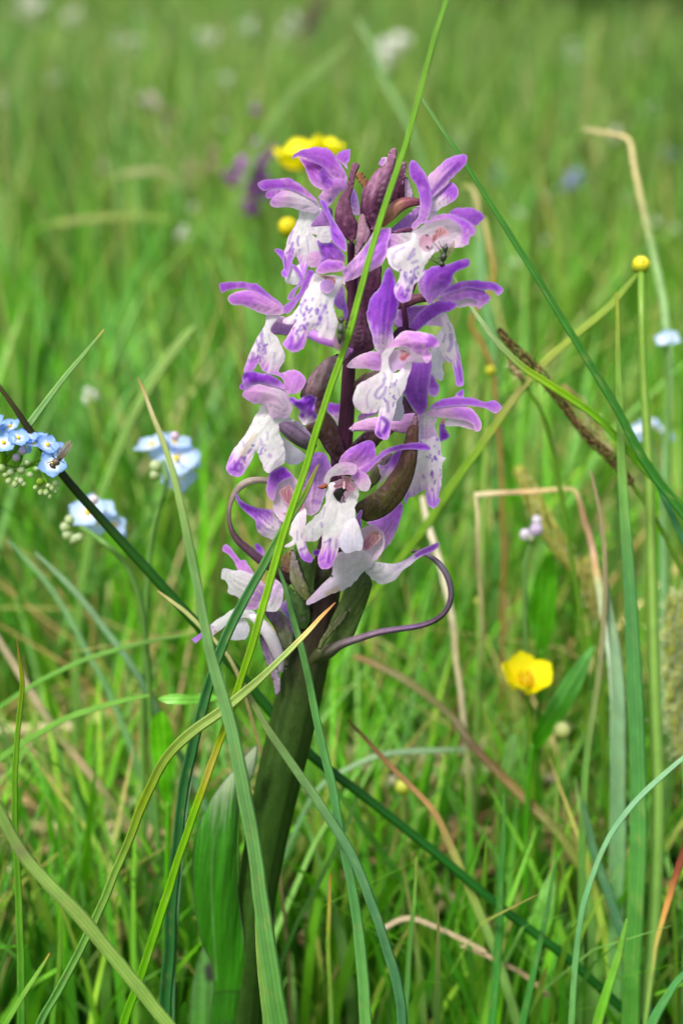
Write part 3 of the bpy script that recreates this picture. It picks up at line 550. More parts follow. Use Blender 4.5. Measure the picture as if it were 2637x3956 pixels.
S(f, "upper_sepal", rD, [(765, 110), (790, 85), (850, 60), (960, 45), (1060, 8), (1112, -2), (1147, 10), (1142, 62), (1080, 92), (1010, 130), (992, 210), (920, 275), (870, 335), (795, 398), (768, 350), (745, 250)], (-60, -50), ((800, 380), (1130, 20)), ((142, 75, 190), (120, 50, 185)), bulge=.45, mott=((180, 120, 220), .5, .5), streak=.4, back=.25, seed=55)
S(f, "hood", rD, [(1035, 385), (1090, 345), (1180, 340), (1228, 372), (1212, 412), (1130, 412), (1040, 422)], (-60, -60), ((1050, 410), (1220, 380)), ((228, 215, 236), (205, 178, 225)), bulge=-.3, seed=56)
S(f, "lower_sepal", rD, [(860, 365), (950, 300), (1050, 262), (1150, 246), (1262, 268), (1333, 340), (1312, 372), (1272, 402), (1240, 432), (1203, 412), (1222, 372), (1130, 340), (1040, 372), (940, 380)], (-70, -80), ((880, 370), (1320, 350)), ((190, 140, 225), (155, 90, 205)), bulge=.55, rim=((130, 60, 185), .35, 8), mott=((215, 178, 235), .5), back=.2, seed=57)
S(f, "upper_sepal", rD, [(862, 335), (950, 250), (1050, 200), (1150, 184), (1280, 193), (1370, 208), (1443, 262), (1390, 320), (1350, 272), (1250, 270), (1150, 252), (1050, 272), (960, 305)], (-75, -95), ((870, 330), (1440, 270)), ((150, 85, 205), (135, 70, 200)), bulge=.6, mott=((190, 130, 230), .5), rim=((105, 45, 175), .3, 8), back=.25, seed=58)
S(f, "lateral_sepal", rD, [(605, 610), (680, 500), (760, 420), (850, 370), (960, 363), (1045, 382), (1030, 412), (980, 455), (900, 472), (830, 522), (760, 572), (700, 625), (640, 630)], (-90, -110), ((620, 615), (1040, 385)), ((150, 90, 200), (128, 60, 188)), bulge=.5, mott=((95, 35, 160), .4), streak=.4, back=.25, seed=59)
# --- F9: front flower right of the stem
f = flower(580, 820, -280, rD)
S(f, "lip_lobe", rD, [(505, 1240), (570, 1170), (565, 1250), (582, 1340), (562, 1392), (520, 1404), (470, 1400), (490, 1320)], (-225, -215), ((540, 1200), (530, 1400)), ((214, 216, 226), (204, 208, 220)), bulge=.3, seed=60)
S(f, "lateral_sepal", rD, [(86, 922), (150, 860), (250, 815), (340, 798), (400, 835), (395, 915), (372, 965), (280, 957), (170, 950), (100, 942)], (-200, -180), ((390, 880), (90, 925)), ((190, 145, 220), (218, 190, 236)), bulge=.55, rim=((225, 205, 238), .4), back=.3, seed=61)
S(f, "lateral_sepal", rD, [(440, 78), (475, 88), (502, 170), (532, 300), (533, 400), (503, 520), (482, 620), (493, 710), (440, 745), (405, 800), (370, 822), (322, 760), (302, 650), (265, 540), (262, 450), (290, 340), (350, 270), (390, 200), (410, 130)], (-270, -230), ((390, 790), (460, 85)), ((214, 198, 230), (152, 85, 205), (125, 50, 190)), lo=.05, hi=.45, bulge=.5, marks=[([(430, 130), (440, 300), (400, 520), (390, 640)], 7, .6, (105, 45, 170)), ([(340, 520), (310, 600)], 4, .5)], mott=((130, 60, 190), .5), ruffle=25, back=.2, seed=62)
S(f, "throat", rD, [(450, 850), (490, 790), (560, 768), (640, 795), (745, 840), (745, 895), (655, 890), (640, 930), (600, 1005), (540, 960), (480, 985), (455, 925)], (-245, -250), ((570, 790), (560, 980)), ((222, 205, 220), (205, 185, 220)), bulge=-.45, step=5, seed=63)
S(f, "lip", rD, [(408, 790), (440, 772), (500, 770), (478, 810), (450, 850), (452, 920), (478, 982), (530, 985), (575, 935), (610, 895), (652, 892), (642, 960), (612, 1040), (592, 1120), (562, 1172), (522, 1222), (502, 1320), (472, 1420), (462, 1500), (442, 1562), (400, 1568), (350, 1542), (328, 1500), (340, 1440), (362, 1340), (365, 1300), (338, 1326), (260, 1341), (200, 1322), (150, 1262), (143, 1200), (170, 1110), (200, 1080), (300, 1020), (370, 980), (388, 900), (385, 830)], (-270, -340), ((500, 880), (400, 1560)), (W, (240, 236, 247), (160, 95, 220)), bulge=.34, step=5, lo=.68, hi=.82,
  marks=[([(410, 1040), (400, 1090), (350, 1140), (335, 1190), (370, 1205), (410, 1160), (425, 1110)], 5, .65), ([(400, 1380), (440, 1430), (410, 1500)], 8, .85, (110, 25, 185)), ([(360, 1510), (375, 1530)], 7, .8, (110, 25, 185)), ([(470, 1080), (490, 1110)], 4, .5), ([(440, 1240), (445, 1320)], 6, .6), ([(290, 1130), (260, 1200), (270, 1290)], 3, .4), ([(410, 990), (425, 1040)], 3.5, .5), ([(530, 1120), (540, 1180)], 3, .45)], auto=dict(n=10, u=(.15, .7), v=(-20, 20), len=(8, 20), w=3.0, jit=.3), rim=((210, 208, 228), .4), ruffle=24, seed=64)
S(f, "column", rD, [(545, 800), (562, 775), (600, 795), (632, 825), (605, 872), (580, 888), (550, 880), (540, 850)], (-300, -305), ((580, 790), (575, 880)), ((222, 180, 186), (190, 96, 108)), bulge=.4, step=4, streak=.5, mott=((170, 70, 85), .6), seed=65)
S(f, "hood", rD, [(480, 718), (530, 660), (600, 620), (700, 628), (800, 643), (850, 668), (892, 740), (850, 772), (802, 778), (818, 835), (800, 892), (762, 896), (735, 845), (645, 805), (600, 772), (550, 768), (450, 772), (412, 790), (432, 752)], (-310, -340), ((520, 740), (880, 740)), ((205, 160, 232), (168, 100, 216)), bulge=.55, mott=((228, 195, 242), .7, .45), rim=((235, 222, 242), .35, 10), ruffle=20, back=.15, seed=66)
# --- F10: right lower flower
f = flower(820, 1380, -80, rD)
S(f, "spur", rD, [(103, 1470), (160, 1418), (250, 1388), (350, 1368), (480, 1395), (580, 1345), (690, 1338), (720, 1400), (640, 1480), (600, 1512), (480, 1490), (340, 1492), (200, 1492), (130, 1492)], (-130, -90), ((680, 1420), (110, 1475)), ((205, 175, 228), (216, 188, 234)), bulge=.8, back=.6, seed=67)
S(f, "sepal", rD, [(808, 1000), (850, 1040), (888, 1120), (872, 1182), (830, 1192), (788, 1150)], (-30, -30), ((820, 1030), (850, 1180)), ((140, 80, 190), (130, 60, 190)), bulge=.45, seed=68)
S(f, "neck", rD, [(700, 1360), (770, 1338), (870, 1375), (850, 1430), (860, 1500), (868, 1575), (790, 1600), (705, 1570)], (-100, -100), ((780, 1360), (780, 1590)), ((226, 214, 234), (205, 185, 218)), bulge=.45, seed=69)
lip10 = rF([(1085, 60), (1105, -10), (1175, -10), (1202, 60), (1232, 130), (1247, 250), (1278, 270), (1252, 312), (1242, 400), (1237, 520), (1212, 600), (1234, 630), (1202, 682), (1160, 708), (1118, 662), (1108, 600), (1090, 540), (1000, 602), (952, 620), (940, 662), (918, 650), (925, 600), (950, 520), (980, 440), (1010, 330), (1040, 200), (1040, 120)])
sheet(f, "lip", lip10, (-95, -120), tuple(rF([(1140, 0), (1165, 700)])), ((226, 222, 234), (224, 216, 238), (130, 70, 195)), bulge=.32, step=5, lo=.62, hi=.84, auto=dict(n=20, u=(.15, .8), v=(-45, 40), len=(10, 30), w=3.4, jit=.3), rim=((198, 194, 216), .4), ruffle=40, seed=70)
S(f, "petal", rD, [(885, 1440), (930, 1410), (945, 1480), (975, 1530), (940, 1570), (890, 1580)], (-85, -85), ((920, 1420), (930, 1570)), ((140, 80, 190), (95, 30, 160)), bulge=.4, seed=71)
S(f, "hood", rD, [(935, 1445), (960, 1382), (1100, 1385), (1205, 1430), (1195, 1482), (1050, 1450)], (-100, -100), ((950, 1420), (1190, 1460)), ((230, 218, 236), (210, 185, 228)), bulge=-.3, seed=72)
S(f, "column", rD, [(895, 1420), (910, 1390), (932, 1385), (930, 1420), (910, 1432)], (-112, -115), ((920, 1390), (905, 1430)), ((190, 80, 90), (165, 60, 70)), bulge=.5, step=4, seed=73)
S(f, "sepal", rD, [(1030, 1215), (1030, 1180), (1045, 1150), (1100, 1132), (1085, 1215)], (-70, -60), ((1060, 1210), (1080, 1140)), (PU, DP), bulge=.5, seed=74)
S(f, "lower_sepal", rD, [(755, 1342), (830, 1288), (950, 1266), (1080, 1262), (1150, 1288), (1213, 1350), (1248, 1420), (1243, 1482), (1195, 1493), (1180, 1440), (1110, 1400), (1000, 1385), (950, 1382), (870, 1372), (800, 1362)], (-105, -120), ((790, 1350), (1235, 1470)), ((214, 182, 234), (170, 110, 212)), bulge=.55, rim=((225, 200, 238), .5), mott=((165, 100, 210), .4), back=.2, seed=75)
S(f, "upper_sepal", rD, [(795, 1295), (870, 1230), (950, 1204), (1050, 1193), (1180, 1203), (1280, 1240), (1360, 1222), (1428, 1285), (1370, 1338), (1290, 1295), (1200, 1278), (1100, 1268), (950, 1280), (850, 1295)], (-110, -130), ((810, 1290), (1425, 1290)), ((150, 85, 205), (155, 90, 210)), bulge=.6, mott=((195, 135, 232), .5), rim=((110, 50, 180), .35, 8), back=.25, seed=76)
S(f, "hanging_petal", rD, [(640, 890), (740, 898), (822, 885), (812, 1000), (792, 1140), (783, 1290), (735, 1345), (682, 1335), (610, 1220), (572, 1150), (590, 1050), (622, 950)], (-130, -170), ((720, 1330), (730, 890)), ((140, 78, 185), (140, 85, 190)), bulge=.4, mott=((100, 50, 150), .5), streak=.7, seed=77)
# --- F11: the white flower at the centre front
f = flower(390, 480, -260, rF)
S(f, "upper_sepal", rF, [(353, 322), (380, 250), (440, 188), (520, 148), (600, 113), (642, 118), (675, 170), (672, 230), (682, 245), (645, 302), (590, 345), (530, 375), (480, 322), (420, 308)], (-240, -230), ((470, 330), (630, 120)), ((186, 130, 225), (155, 85, 210)), bulge=.45, mott=((130, 70, 195), .45), ruffle=25, back=.2, seed=78)
S(f, "lateral_sepal", rF, [(525, 375), (620, 308), (690, 240), (760, 188), (850, 158), (960, 138), (1080, 133), (1138, 170), (1130, 203), (1000, 192), (880, 203), (780, 233), (700, 292), (640, 352), (590, 398)], (-240, -230), ((560, 380), (1130, 170)), ((178, 120, 220), (120, 50, 185)), bulge=.6, back=.35, streak=.3, seed=79)
S(f, "lip", rF, [(268, 492), (300, 475), (330, 500), (310, 570), (335, 622), (372, 645), (420, 625), (455, 570), (490, 530), (520, 500), (528, 560), (512, 650), (492, 700), (502, 800), (532, 870), (557, 960), (562, 1030), (540, 1062), (490, 1068), (430, 1092), (372, 1052), (357, 1040), (342, 1100), (312, 1160), (290, 1212), (230, 1232), (180, 1202), (173, 1130), (200, 1050), (213, 930), (170, 980), (100, 992), (40, 982), (18, 920), (60, 860), (150, 770), (210, 700), (240, 640), (240, 580)], (-260, -330), ((390, 560), (240, 1225)), ((248, 246, 248), (248, 245, 250), (175, 115, 226)), bulge=.36, step=5, lo=.66, hi=.82,
  marks=[([(280, 970), (270, 1080), (265, 1170)], 5, .8), ([(230, 1000), (280, 975)], 4, .6), ([(205, 830), (210, 860)], 5, .6), ([(240, 690), (215, 780)], 2.5, .4), ([(190, 1150), (230, 1130)], 4, .6), ([(335, 980), (330, 1040)], 5, .5), ([(130, 880), (125, 920)], 4, .35), ([(220, 1060), (205, 1100)], 4, .5, (222, 190, 170))], rim=((222, 220, 232), .4, 10), ruffle=22, seed=80)
S(f, "lip_lobe", rF, [(500, 790), (532, 868), (558, 960), (563, 1030), (540, 1064), (490, 1070), (432, 1094), (372, 1054), (365, 980), (390, 880), (440, 800)], (-312, -315), ((480, 800), (470, 1090)), ((232, 232, 240), (212, 218, 228)), bulge=.22, step=5, streak=.5, seed=81)
S(f, "throat", rF, [(295, 480), (400, 450), (510, 490), (525, 560), (450, 640), (372, 660), (320, 630), (300, 560)], (-235, -235), ((400, 470), (380, 650)), ((205, 170, 185), (190, 165, 185)), bulge=-.5, step=5, seed=82)
S(f, "column", rF, [(380, 420), (462, 440), (452, 500), (492, 540), (470, 556), (430, 545), (400, 520), (350, 530), (312, 520), (322, 495), (390, 475)], (-285, -290), ((420, 430), (410, 540)), ((212, 156, 162), (180, 110, 130)), bulge=.6, step=4, streak=.4, seed=83)
T(f, "anther", rF, [(402, 470, -292), (400, 510, -300), (400, 530, -302)], [4, 4, 6], [(0, (225, 190, 185)), (1, (240, 225, 225))], mat="petal", step=4)
S(f, "petal", rF, [(465, 425), (515, 378), (580, 393), (622, 450), (632, 500), (602, 557), (540, 548), (510, 505), (480, 460)], (-290, -290), ((500, 420), (600, 550)), ((190, 140, 226), (226, 218, 236)), bulge=.5, back=.15, seed=84)
S(f, "hood", rF, [(222, 462), (250, 400), (300, 340), (380, 308), (450, 303), (503, 328), (515, 372), (480, 412), (420, 412), (340, 418), (285, 438), (270, 490), (235, 482)], (-310, -320), ((460, 370), (230, 470)), ((226, 195, 240), (248, 242, 250)), bulge=.55, mott=((185, 130, 226), .4), rim=((180, 120, 220), .35, 8), back=.15, seed=85)
T(f, "bract_tip", rF, [(245, 505, -262), (210, 520, -268), (172, 522, -270)], [9, 8, 2], [(0, (150, 80, 60)), (1, (110, 55, 35))], step=5)
# --- F12: small flower tucked to the left of F11
f = flower(1060, 500, -170, rG)
S(f, "lateral_sepal", rG, [(1195, 230), (1255, 170), (1300, 60), (1340, -5), (1440, -5), (1492, 80), (1512, 160), (1455, 210), (1445, 300), (1465, 350), (1422, 500), (1372, 605), (1270, 622), (1235, 500), (1220, 380), (1200, 300)], (-100, -100), ((1320, 600), (1390, 0)), ((214, 190, 224), (165, 120, 212)), bulge=.35, mott=((120, 65, 180), .75, .5), ruffle=30, seed=86)
S(f, "lateral_sepal", rG, [(543, 420), (570, 410), (592, 465), (680, 518), (780, 558), (920, 578), (945, 650), (1025, 690), (965, 790), (935, 872), (860, 852), (800, 822), (757, 760), (748, 680), (680, 622), (600, 552), (560, 480)], (-150, -180), ((960, 780), (550, 420)), ((228, 215, 228), (150, 95, 200), (118, 55, 180)), lo=.1, hi=.5, bulge=.4, mott=((105, 45, 165), .5, .52), rim=((150, 90, 170), .3), ruffle=30, seed=87)
S(f, "hood", rG, [(925, 560), (940, 450), (990, 338), (1060, 258), (1130, 242), (1183, 290), (1190, 380), (1160, 480), (1120, 600), (1060, 700), (985, 668)], (-165, -170), ((1080, 280), (1000, 660)), ((230, 205, 226), (232, 216, 230)), bulge=-.4, step=5, rim=((205, 170, 222), .4), seed=88)
S(f, "column", rG, [(988, 400), (1030, 350), (1085, 328), (1122, 360), (1132, 460), (1110, 540), (1085, 550), (1040, 485)], (-185, -190), ((1080, 340), (1090, 540)), ((204, 150, 150), (192, 124, 146)), bulge=.5, step=5, streak=.4, seed=89)
S(f, "column", rG, [(1015, 600), (1060, 600), (1150, 560), (1220, 510), (1248, 530), (1200, 590), (1120, 630), (1040, 628)], (-195, -200), ((1020, 610), (1240, 520)), ((206, 150, 168), (192, 120, 146)), bulge=.5, step=5, seed=90)
S(f, "lip", rG, [(1120, 650), (1180, 600), (1250, 558), (1265, 650), (1245, 760), (1232, 830), (1252, 900), (1283, 990), (1332, 1070), (1290, 1108), (1218, 1072), (1178, 980), (1155, 905), (1140, 930), (1080, 952), (1042, 937), (1110, 892), (1122, 850), (1093, 820), (1110, 730)], (-200, -240), ((1190, 620), (1300, 1100)), ((240, 234, 238), (236, 230, 244), (150, 80, 215)), bulge=.36, step=5, lo=.55, hi=.78, marks=[([(1250, 890), (1255, 950), (1200, 980)], 5, .8), ([(1170, 790), (1170, 880)], 3, .5)], seed=91)
S(f, "hood_petal", rG, [(888, 212), (930, 168), (1000, 138), (1062, 148), (1102, 200), (1135, 245), (1060, 268), (1000, 310), (965, 375), (932, 482), (880, 452), (852, 380), (868, 300)], (-185, -205), ((960, 440), (1040, 150)), ((170, 110, 215), (135, 60, 198)), bulge=.6, mott=((100, 25, 180), .6, .55), rim=((200, 150, 228), .4), back=.2, seed=92)
# --- F13: drooping flower at the lower right of the spike
f = flower(640, 1000, -120, rF)
S(f, "hood_petal", rF, [(592, 830), (680, 798), (760, 758), (850, 688), (892, 642), (908, 700), (882, 830), (832, 950), (742, 1065), (735, 960), (700, 880)], (-110, -80), ((720, 980), (890, 660)), ((180, 128, 216), (148, 85, 196)), bulge=.4, mott=((125, 65, 180), .45), ruffle=20, seed=93)
S(f, "hood", rF, [(525, 910), (580, 860), (650, 848), (712, 880), (752, 950), (743, 1050), (692, 1142), (600, 1185), (530, 1135), (550, 1040), (545, 960)], (-130, -130), ((650, 860), (600, 1160)), ((214, 190, 214), (222, 208, 218)), bulge=-.4, step=5, rim=((225, 210, 228), .5), seed=94)
S(f, "column", rF, [(555, 1012), (600, 930), (640, 898), (690, 895), (722, 950), (690, 1000), (620, 1060), (560, 1070)], (-145, -150), ((690, 920), (570, 1060)), ((212, 164, 156), (190, 132, 156)), bulge=.3, step=5, streak=.4, seed=95)
S(f, "lip", rF, [(73, 1510), (100, 1478), (200, 1370), (290, 1280), (305, 1180), (340, 1088), (440, 1080), (560, 1055), (640, 1130), (660, 1180), (560, 1262), (480, 1352), (390, 1412), (270, 1452), (100, 1538)], (-150, -240), ((600, 1110), (85, 1525)), ((220, 214, 216), (222, 220, 228)), bulge=.42, step=6, mott=((196, 190, 190), .4), marks=[([(260, 1440), (340, 1400)], 9, .6, (205, 175, 130)), ([(290, 1288), (296, 1292)], 4, .9, (60, 55, 60))], rim=((205, 205, 215), .4), back=.3, seed=96)
S(f, "lateral_sepal", rF, [(575, 1230), (640, 1178), (700, 1167), (820, 1183), (930, 1148), (1030, 1078), (1130, 1028), (1212, 997), (1224, 1028), (1160, 1083), (1060, 1123), (965, 1200), (895, 1252), (850, 1312), (780, 1352), (700, 1354), (638, 1312)], (-140, -160), ((600, 1240), (1215, 1010)), ((208, 206, 214), (186, 170, 206), (105, 55, 150)), lo=.3, hi=.62, bulge=.4, marks=[([(830, 1270), (900, 1220), (1000, 1120)], 5, .5, (225, 215, 232))], streak=.4, back=.2, seed=97)
S(f, "lip_lobe", rF, [(130, 1080), (150, 1060), (190, 1060), (195, 1100), (160, 1118), (132, 1105)], (-240, -240), ((190, 1080), (130, 1090)), (DP, DP), bulge=.4, step=5, seed=98)
# --- F14: lowest flower, hanging at the left
f = flower(700, 330, -150, rH)
S(f, "sepal", rG, [(738, 932), (775, 908), (822, 960), (845, 1010), (815, 1055), (768, 1002)], (-60, -60), ((820, 1030), (750, 930)), (PU, DP), bulge=.5, seed=99)
S(f, "petal", rH, [(850, 330), (900, 260), (945, 235), (965, 262), (945, 430), (900, 390)], (-80, -80), ((930, 400), (940, 250)), ((150, 125, 205), (180, 145, 220)), bulge=.3, seed=100)
S(f, "upper_sepal", rG, [(412, 985), (440, 923), (482, 940), (545, 1012), (592, 1076), (642, 1078), (682, 1130), (725, 1200), (760, 1270), (740, 1350), (640, 1280), (565, 1170), (532, 1092), (470, 1020)], (-150, -140), ((720, 1300), (430, 940)), ((190, 140, 228), (180, 118, 225)), bulge=.5, back=.25, seed=101)
S(f, "lower_sepal", rG, [(412, 1178), (450, 1163), (540, 1183), (600, 1178), (690, 1215), (745, 1245), (855, 1335), (850, 1430), (790, 1530), (775, 1575), (620, 1575), (580, 1465), (500, 1432), (468, 1400), (480, 1350), (440, 1282), (405, 1270)], (-175, -190), ((800, 1480), (430, 1200)), ((176, 128, 220), (248, 244, 250)), lo=.02, hi=.42, bulge=.4, rim=((225, 205, 238), .5), seed=102)
S(f, "lip_lobe", rH, [(400, 500), (430, 440), (540, 418), (582, 470), (588, 540), (562, 602), (490, 612), (420, 606), (333, 577)], (-160, -165), ((540, 430), (450, 600)), ((226, 224, 232), (214, 216, 224)), bulge=.3, seed=103)
S(f, "lip", rH, [(88, 598), (110, 592), (180, 540), (240, 488), (320, 430), (470, 328), (560, 318), (640, 370), (600, 420), (500, 422), (400, 482), (300, 552), (230, 612), (200, 617), (188, 582), (130, 637), (105, 622)], (-175, -200), ((560, 360), (95, 610)), ((246, 243, 248), (244, 240, 248), (150, 90, 205)), bulge=.4, step=5, lo=.6, hi=.72, marks=[([(260, 490), (275, 500)], 5, .5), ([(295, 535), (300, 545)], 5, .6, (160, 120, 90))], seed=104)
S(f, "petal", rH, [(658, 320), (700, 248), (760, 128), (800, 88), (862, 118), (885, 200), (875, 280), (832, 352), (770, 363), (680, 342)], (-175, -165), ((720, 340), (820, 110)), ((240, 234, 244), (205, 190, 224)), bulge=.5, ruffle=30, mott=((180, 165, 205), .5), seed=105)
S(f, "ovary", rH, [(718, 370), (820, 348), (900, 400), (985, 520), (952, 700), (905, 870), (870, 770), (840, 620), (800, 500)], (-110, -80), ((800, 380), (900, 860)), ((110, 95, 105), (120, 120, 95)), bulge=.6, mat="flesh", back=.5, streak=.6, rib=.35, seed=106)
T(f, "spur", rH, [(560, 370, -160), (660, 440, -165), (745, 540, -165), (800, 640, -160), (845, 760, -150), (865, 885, -140)], [12, 20, 24, 24, 20, 8], [(0, W), (.5, (238, 232, 242)), (1, (212, 205, 220))], mat="petal", sides=14)
S(orchid, "bract", rH, [(678, 560), (740, 610), (792, 720), (832, 850), (862, 1020), (835, 1085), (812, 1080), (798, 980), (750, 850), (700, 700)], (-100, -80), ((830, 1070), (690, 580)), ((150, 140, 140), (110, 95, 108)), mat="flesh", bulge=.5, back=.4, streak=.6, rib=.5, seed=107)

# --- bracts and buds on the spike
def bract(R, pts, dz, ax, c, **k):
    k.setdefault('bulge', .6); k.setdefault('back', .45); k.setdefault('rib', .22); k.setdefault('streak', .5)
    return S(orchid, k.pop('name', "bract"), R, pts, dz, ax, c, mat="flesh", **k)
bract(rA, [(1205, 1140), (1175, 1130), (1100, 1062), (1040, 950), (1028, 840), (1070, 700), (1130, 600), (1170, 480), (1188, 390), (1200, 350), (1240, 333), (1278, 365), (1252, 425), (1230, 490), (1212, 600), (1182, 700), (1205, 840), (1255, 950), (1242, 1080)], (-100, -70), ((1190, 1120), (1240, 340)), ((84, 44, 62), (112, 72, 84)), seed=110, mott=((130, 95, 100), .5))
bract(rB, [(100, 1040), (30, 900), (-5, 800), (-10, 640), (40, 560), (120, 430), (200, 370), (245, 335), (250, 260), (290, 200), (330, 186), (348, 230), (332, 320), (312, 420), (290, 560), (262, 700), (182, 900), (135, 1010)], (-60, -60), ((80, 1000), (320, 200)), ((88, 48, 66), (140, 100, 112)), seed=111, mott=((150, 115, 122), .5), bulge=.75)
bract(rB, [(255, 790), (290, 640), (330, 500), (368, 410), (375, 356), (410, 322), (443, 360), (432, 430), (422, 560), (417, 690), (345, 735)], (10, 10), ((310, 760), (410, 330)), ((82, 42, 58), (95, 55, 65), (215, 170, 180)), lo=.2, hi=.9, seed=112)
S(orchid, "bud", rB, [(158, 345), (185, 292), (250, 283), (262, 340), (240, 375), (185, 378)], (10, 10), ((240, 350), (170, 320)), ((232, 222, 236), (190, 150, 215)), bulge=.9, back=.8, step=5, seed=113)
bract(rA, [(1238, 445), (1290, 425), (1342, 490), (1365, 560), (1345, 650), (1300, 570), (1240, 490)], (10, 20), ((1340, 620), (1250, 440)), ((120, 85, 55), (132, 100, 45)), seed=114)
S(orchid, "bud", rB, [(415, 690), (428, 470), (470, 520), (498, 620), (512, 695), (460, 712)], (30, 30), ((460, 700), (430, 480)), ((226, 214, 234), (220, 205, 232)), bulge=.5, back=.3, seed=115)
S(orchid, "bud", rA, [(1165, 780), (1210, 600), (1260, 700), (1282, 860), (1200, 850)], (20, 20), ((1230, 850), (1215, 620)), ((190, 165, 222), (150, 100, 205)), bulge=.5, seed=116)
bract(rA, [(1290, 1050), (1285, 900), (1278, 800), (1300, 700), (1350, 620), (1370, 760), (1400, 900), (1400, 1060), (1340, 1100)], (-20, 0), ((1340, 1080), (1350, 630)), ((78, 40, 58), (92, 52, 68)), seed=117)
bract(rA, [(1228, 1290), (1235, 1150), (1255, 1000), (1265, 900), (1300, 848), (1332, 870), (1352, 960), (1392, 1050), (1352, 1125), (1292, 1205)], (-170, -140), ((1250, 1260), (1305, 855)), ((120, 95, 98), (135, 105, 105)), seed=118, mott=((150, 125, 115), .6))
bract(rD, [(75, 190), (230, 110), (378, 55), (384, 150), (375, 240), (300, 330), (265, 440), (262, 540), (300, 650), (325, 770), (250, 815), (150, 860), (95, 890), (130, 600), (140, 420), (100, 300)], (-60, 30), ((180, 860), (300, 80)), ((60, 32, 42), (76, 38, 54)), seed=119, bulge=.35)
bract(rC, [(1320, 955), (1300, 965), (1200, 1010), (1100, 1100), (1020, 1200), (960, 1310), (938, 1395), (1000, 1420), (1040, 1450), (1070, 1550), (1110, 1640), (1160, 1560), (1200, 1400), (1260, 1230), (1310, 1100), (1345, 1000)], (-110, -120), ((1090, 1600), (1310, 970)), ((96, 72, 62), (130, 115, 102)), seed=120, mott=((150, 140, 122), .5), rim=((90, 50, 75), .7, 6))
S(orchid, "bract", rC, [(1370, 940), (1390, 890), (1440, 895), (1480, 925), (1420, 1000), (1370, 1060), (1335, 1090)], (-100, -100), ((1350, 1070), (1460, 915)), ((115, 60, 90), (170, 120, 170)), mat="flesh", bulge=.5, back=.4, seed=121)
bract(rE, [(945, 700), (1030, 640), (1085, 560), (1140, 548), (1222, 630), (1282, 740), (1330, 900), (1345, 960), (1290, 1040), (1200, 1110), (1190, 1010), (1130, 920), (1080, 830), (1040, 790), (985, 790)], (-60, -100), ((1310, 960), (1000, 700)), ((66, 44, 44), (72, 56, 40)), seed=122, rim=((90, 45, 80), .6, 8))
T(orchid, "ovary", rE, [(1010, 900, -170), (930, 850, -205), (840, 790, -225), (750, 720, -235), (700, 690, -238)], [20, 27, 29, 26, 18], [(0, (92, 76, 92)), (.6, (104, 88, 110)), (1, (84, 66, 92))], sides=16, ribs=6, rib_amp=.06)
S(orchid, "hood_petal", rE, [(1145, 520), (1180, 460), (1270, 470), (1300, 480), (1300, 690), (1270, 700), (1230, 620)], (40, 40), ((1280, 680), (1200, 470)), ((225, 205, 232), (140, 70, 195)), lo=.3, hi=.75, bulge=.4, seed=123)
S(orchid, "hood_petal", rD, [(185, 1400), (200, 1340), (290, 1320), (370, 1290), (345, 1340), (270, 1375)], (40, 40), ((200, 1380), (360, 1300)), ((180, 130, 220), (150, 80, 200)), bulge=.4, seed=124)
bract(rD, [(140, 1090), (180, 1040), (260, 985), (360, 960), (395, 985), (320, 1030), (220, 1080), (160, 1130)], (-90, -80), ((160, 1100), (380, 970)), ((74, 58, 46), (98, 88, 68)), seed=125)
bract(rD, [(560, 1180), (600, 1210), (660, 1310), (680, 1340), (570, 1345), (560, 1280)], (-110, -110), ((580, 1330), (590, 1200)), ((78, 56, 62), (90, 70, 74)), seed=126)
bract(rD, [(490, 640), (540, 590), (620, 595), (700, 620), (600, 630), (520, 680), (480, 710)], (-180, -150), ((500, 690), (680, 615)), ((62, 32, 52), (80, 45, 70)), seed=127)
T(orchid, "ovary", rD, [(530, 405, 10), (600, 380, 0), (690, 345, -5), (790, 340, -5)], [16, 20, 18, 14], [(0, (80, 44, 58)), (.5, (110, 70, 80)), (1, (95, 55, 75))], sides=14, ribs=5, rib_amp=.1)
T(orchid, "bract", rD, [(590, 620, -100), (595, 560, -120), (585, 470, -130), (583, 385, -130), (640, 300, -90), (685, 200, -80)], [14, 12, 11, 9, 8, 6], [(0, (82, 38, 70)), (1, (96, 50, 80))], sides=10)
T(orchid, "bract", rF, [(500, 250, -20), (560, 190, -30), (660, 120, -30), (700, 60, -30), (760, 20, -20)], [34, 30, 24, 20, 12], [(0, (60, 42, 40)), (1, (82, 62, 50))], sides=12, ribs=5)
bract(rF, [(430, 190), (500, 110), (640, 0), (760, -10), (840, 30), (760, 90), (690, 140), (600, 110), (520, 150)], (-40, -30), ((450, 180), (800, 10)), ((56, 36, 42), (72, 48, 50)), seed=128)
bract(rF, [(640, 320), (700, 290), (780, 230), (820, 240), (760, 330), (740, 400), (690, 480), (640, 520), (600, 560), (615, 440)], (-150, -120), ((620, 520), (800, 240)), ((84, 92, 50), (110, 100, 92)), seed=129)
S(orchid, "petal", rF, [(690, 325), (760, 330), (820, 240), (900, 180), (880, 290), (800, 400), (720, 480), (680, 540), (720, 420)], (-150, -140), ((700, 480), (880, 200)), ((220, 200, 228), (135, 75, 190)), lo=.2, hi=.6, bulge=.3, seed=130)
bract(rF, [(1035, -25), (960, -10), (930, 80), (900, 200), (860, 310), (790, 420), (700, 530), (600, 600), (500, 668), (495, 720), (560, 803), (640, 813), (750, 773), (850, 693), (922, 600), (982, 480), (1022, 340), (1037, 180), (1042, 60)], (-190, -230), ((540, 760), (1000, -20)), ((66, 62, 30), (78, 56, 42)), seed=131, bulge=.5, rib=.12, rim=((78, 36, 58), .7, 7), step=6)
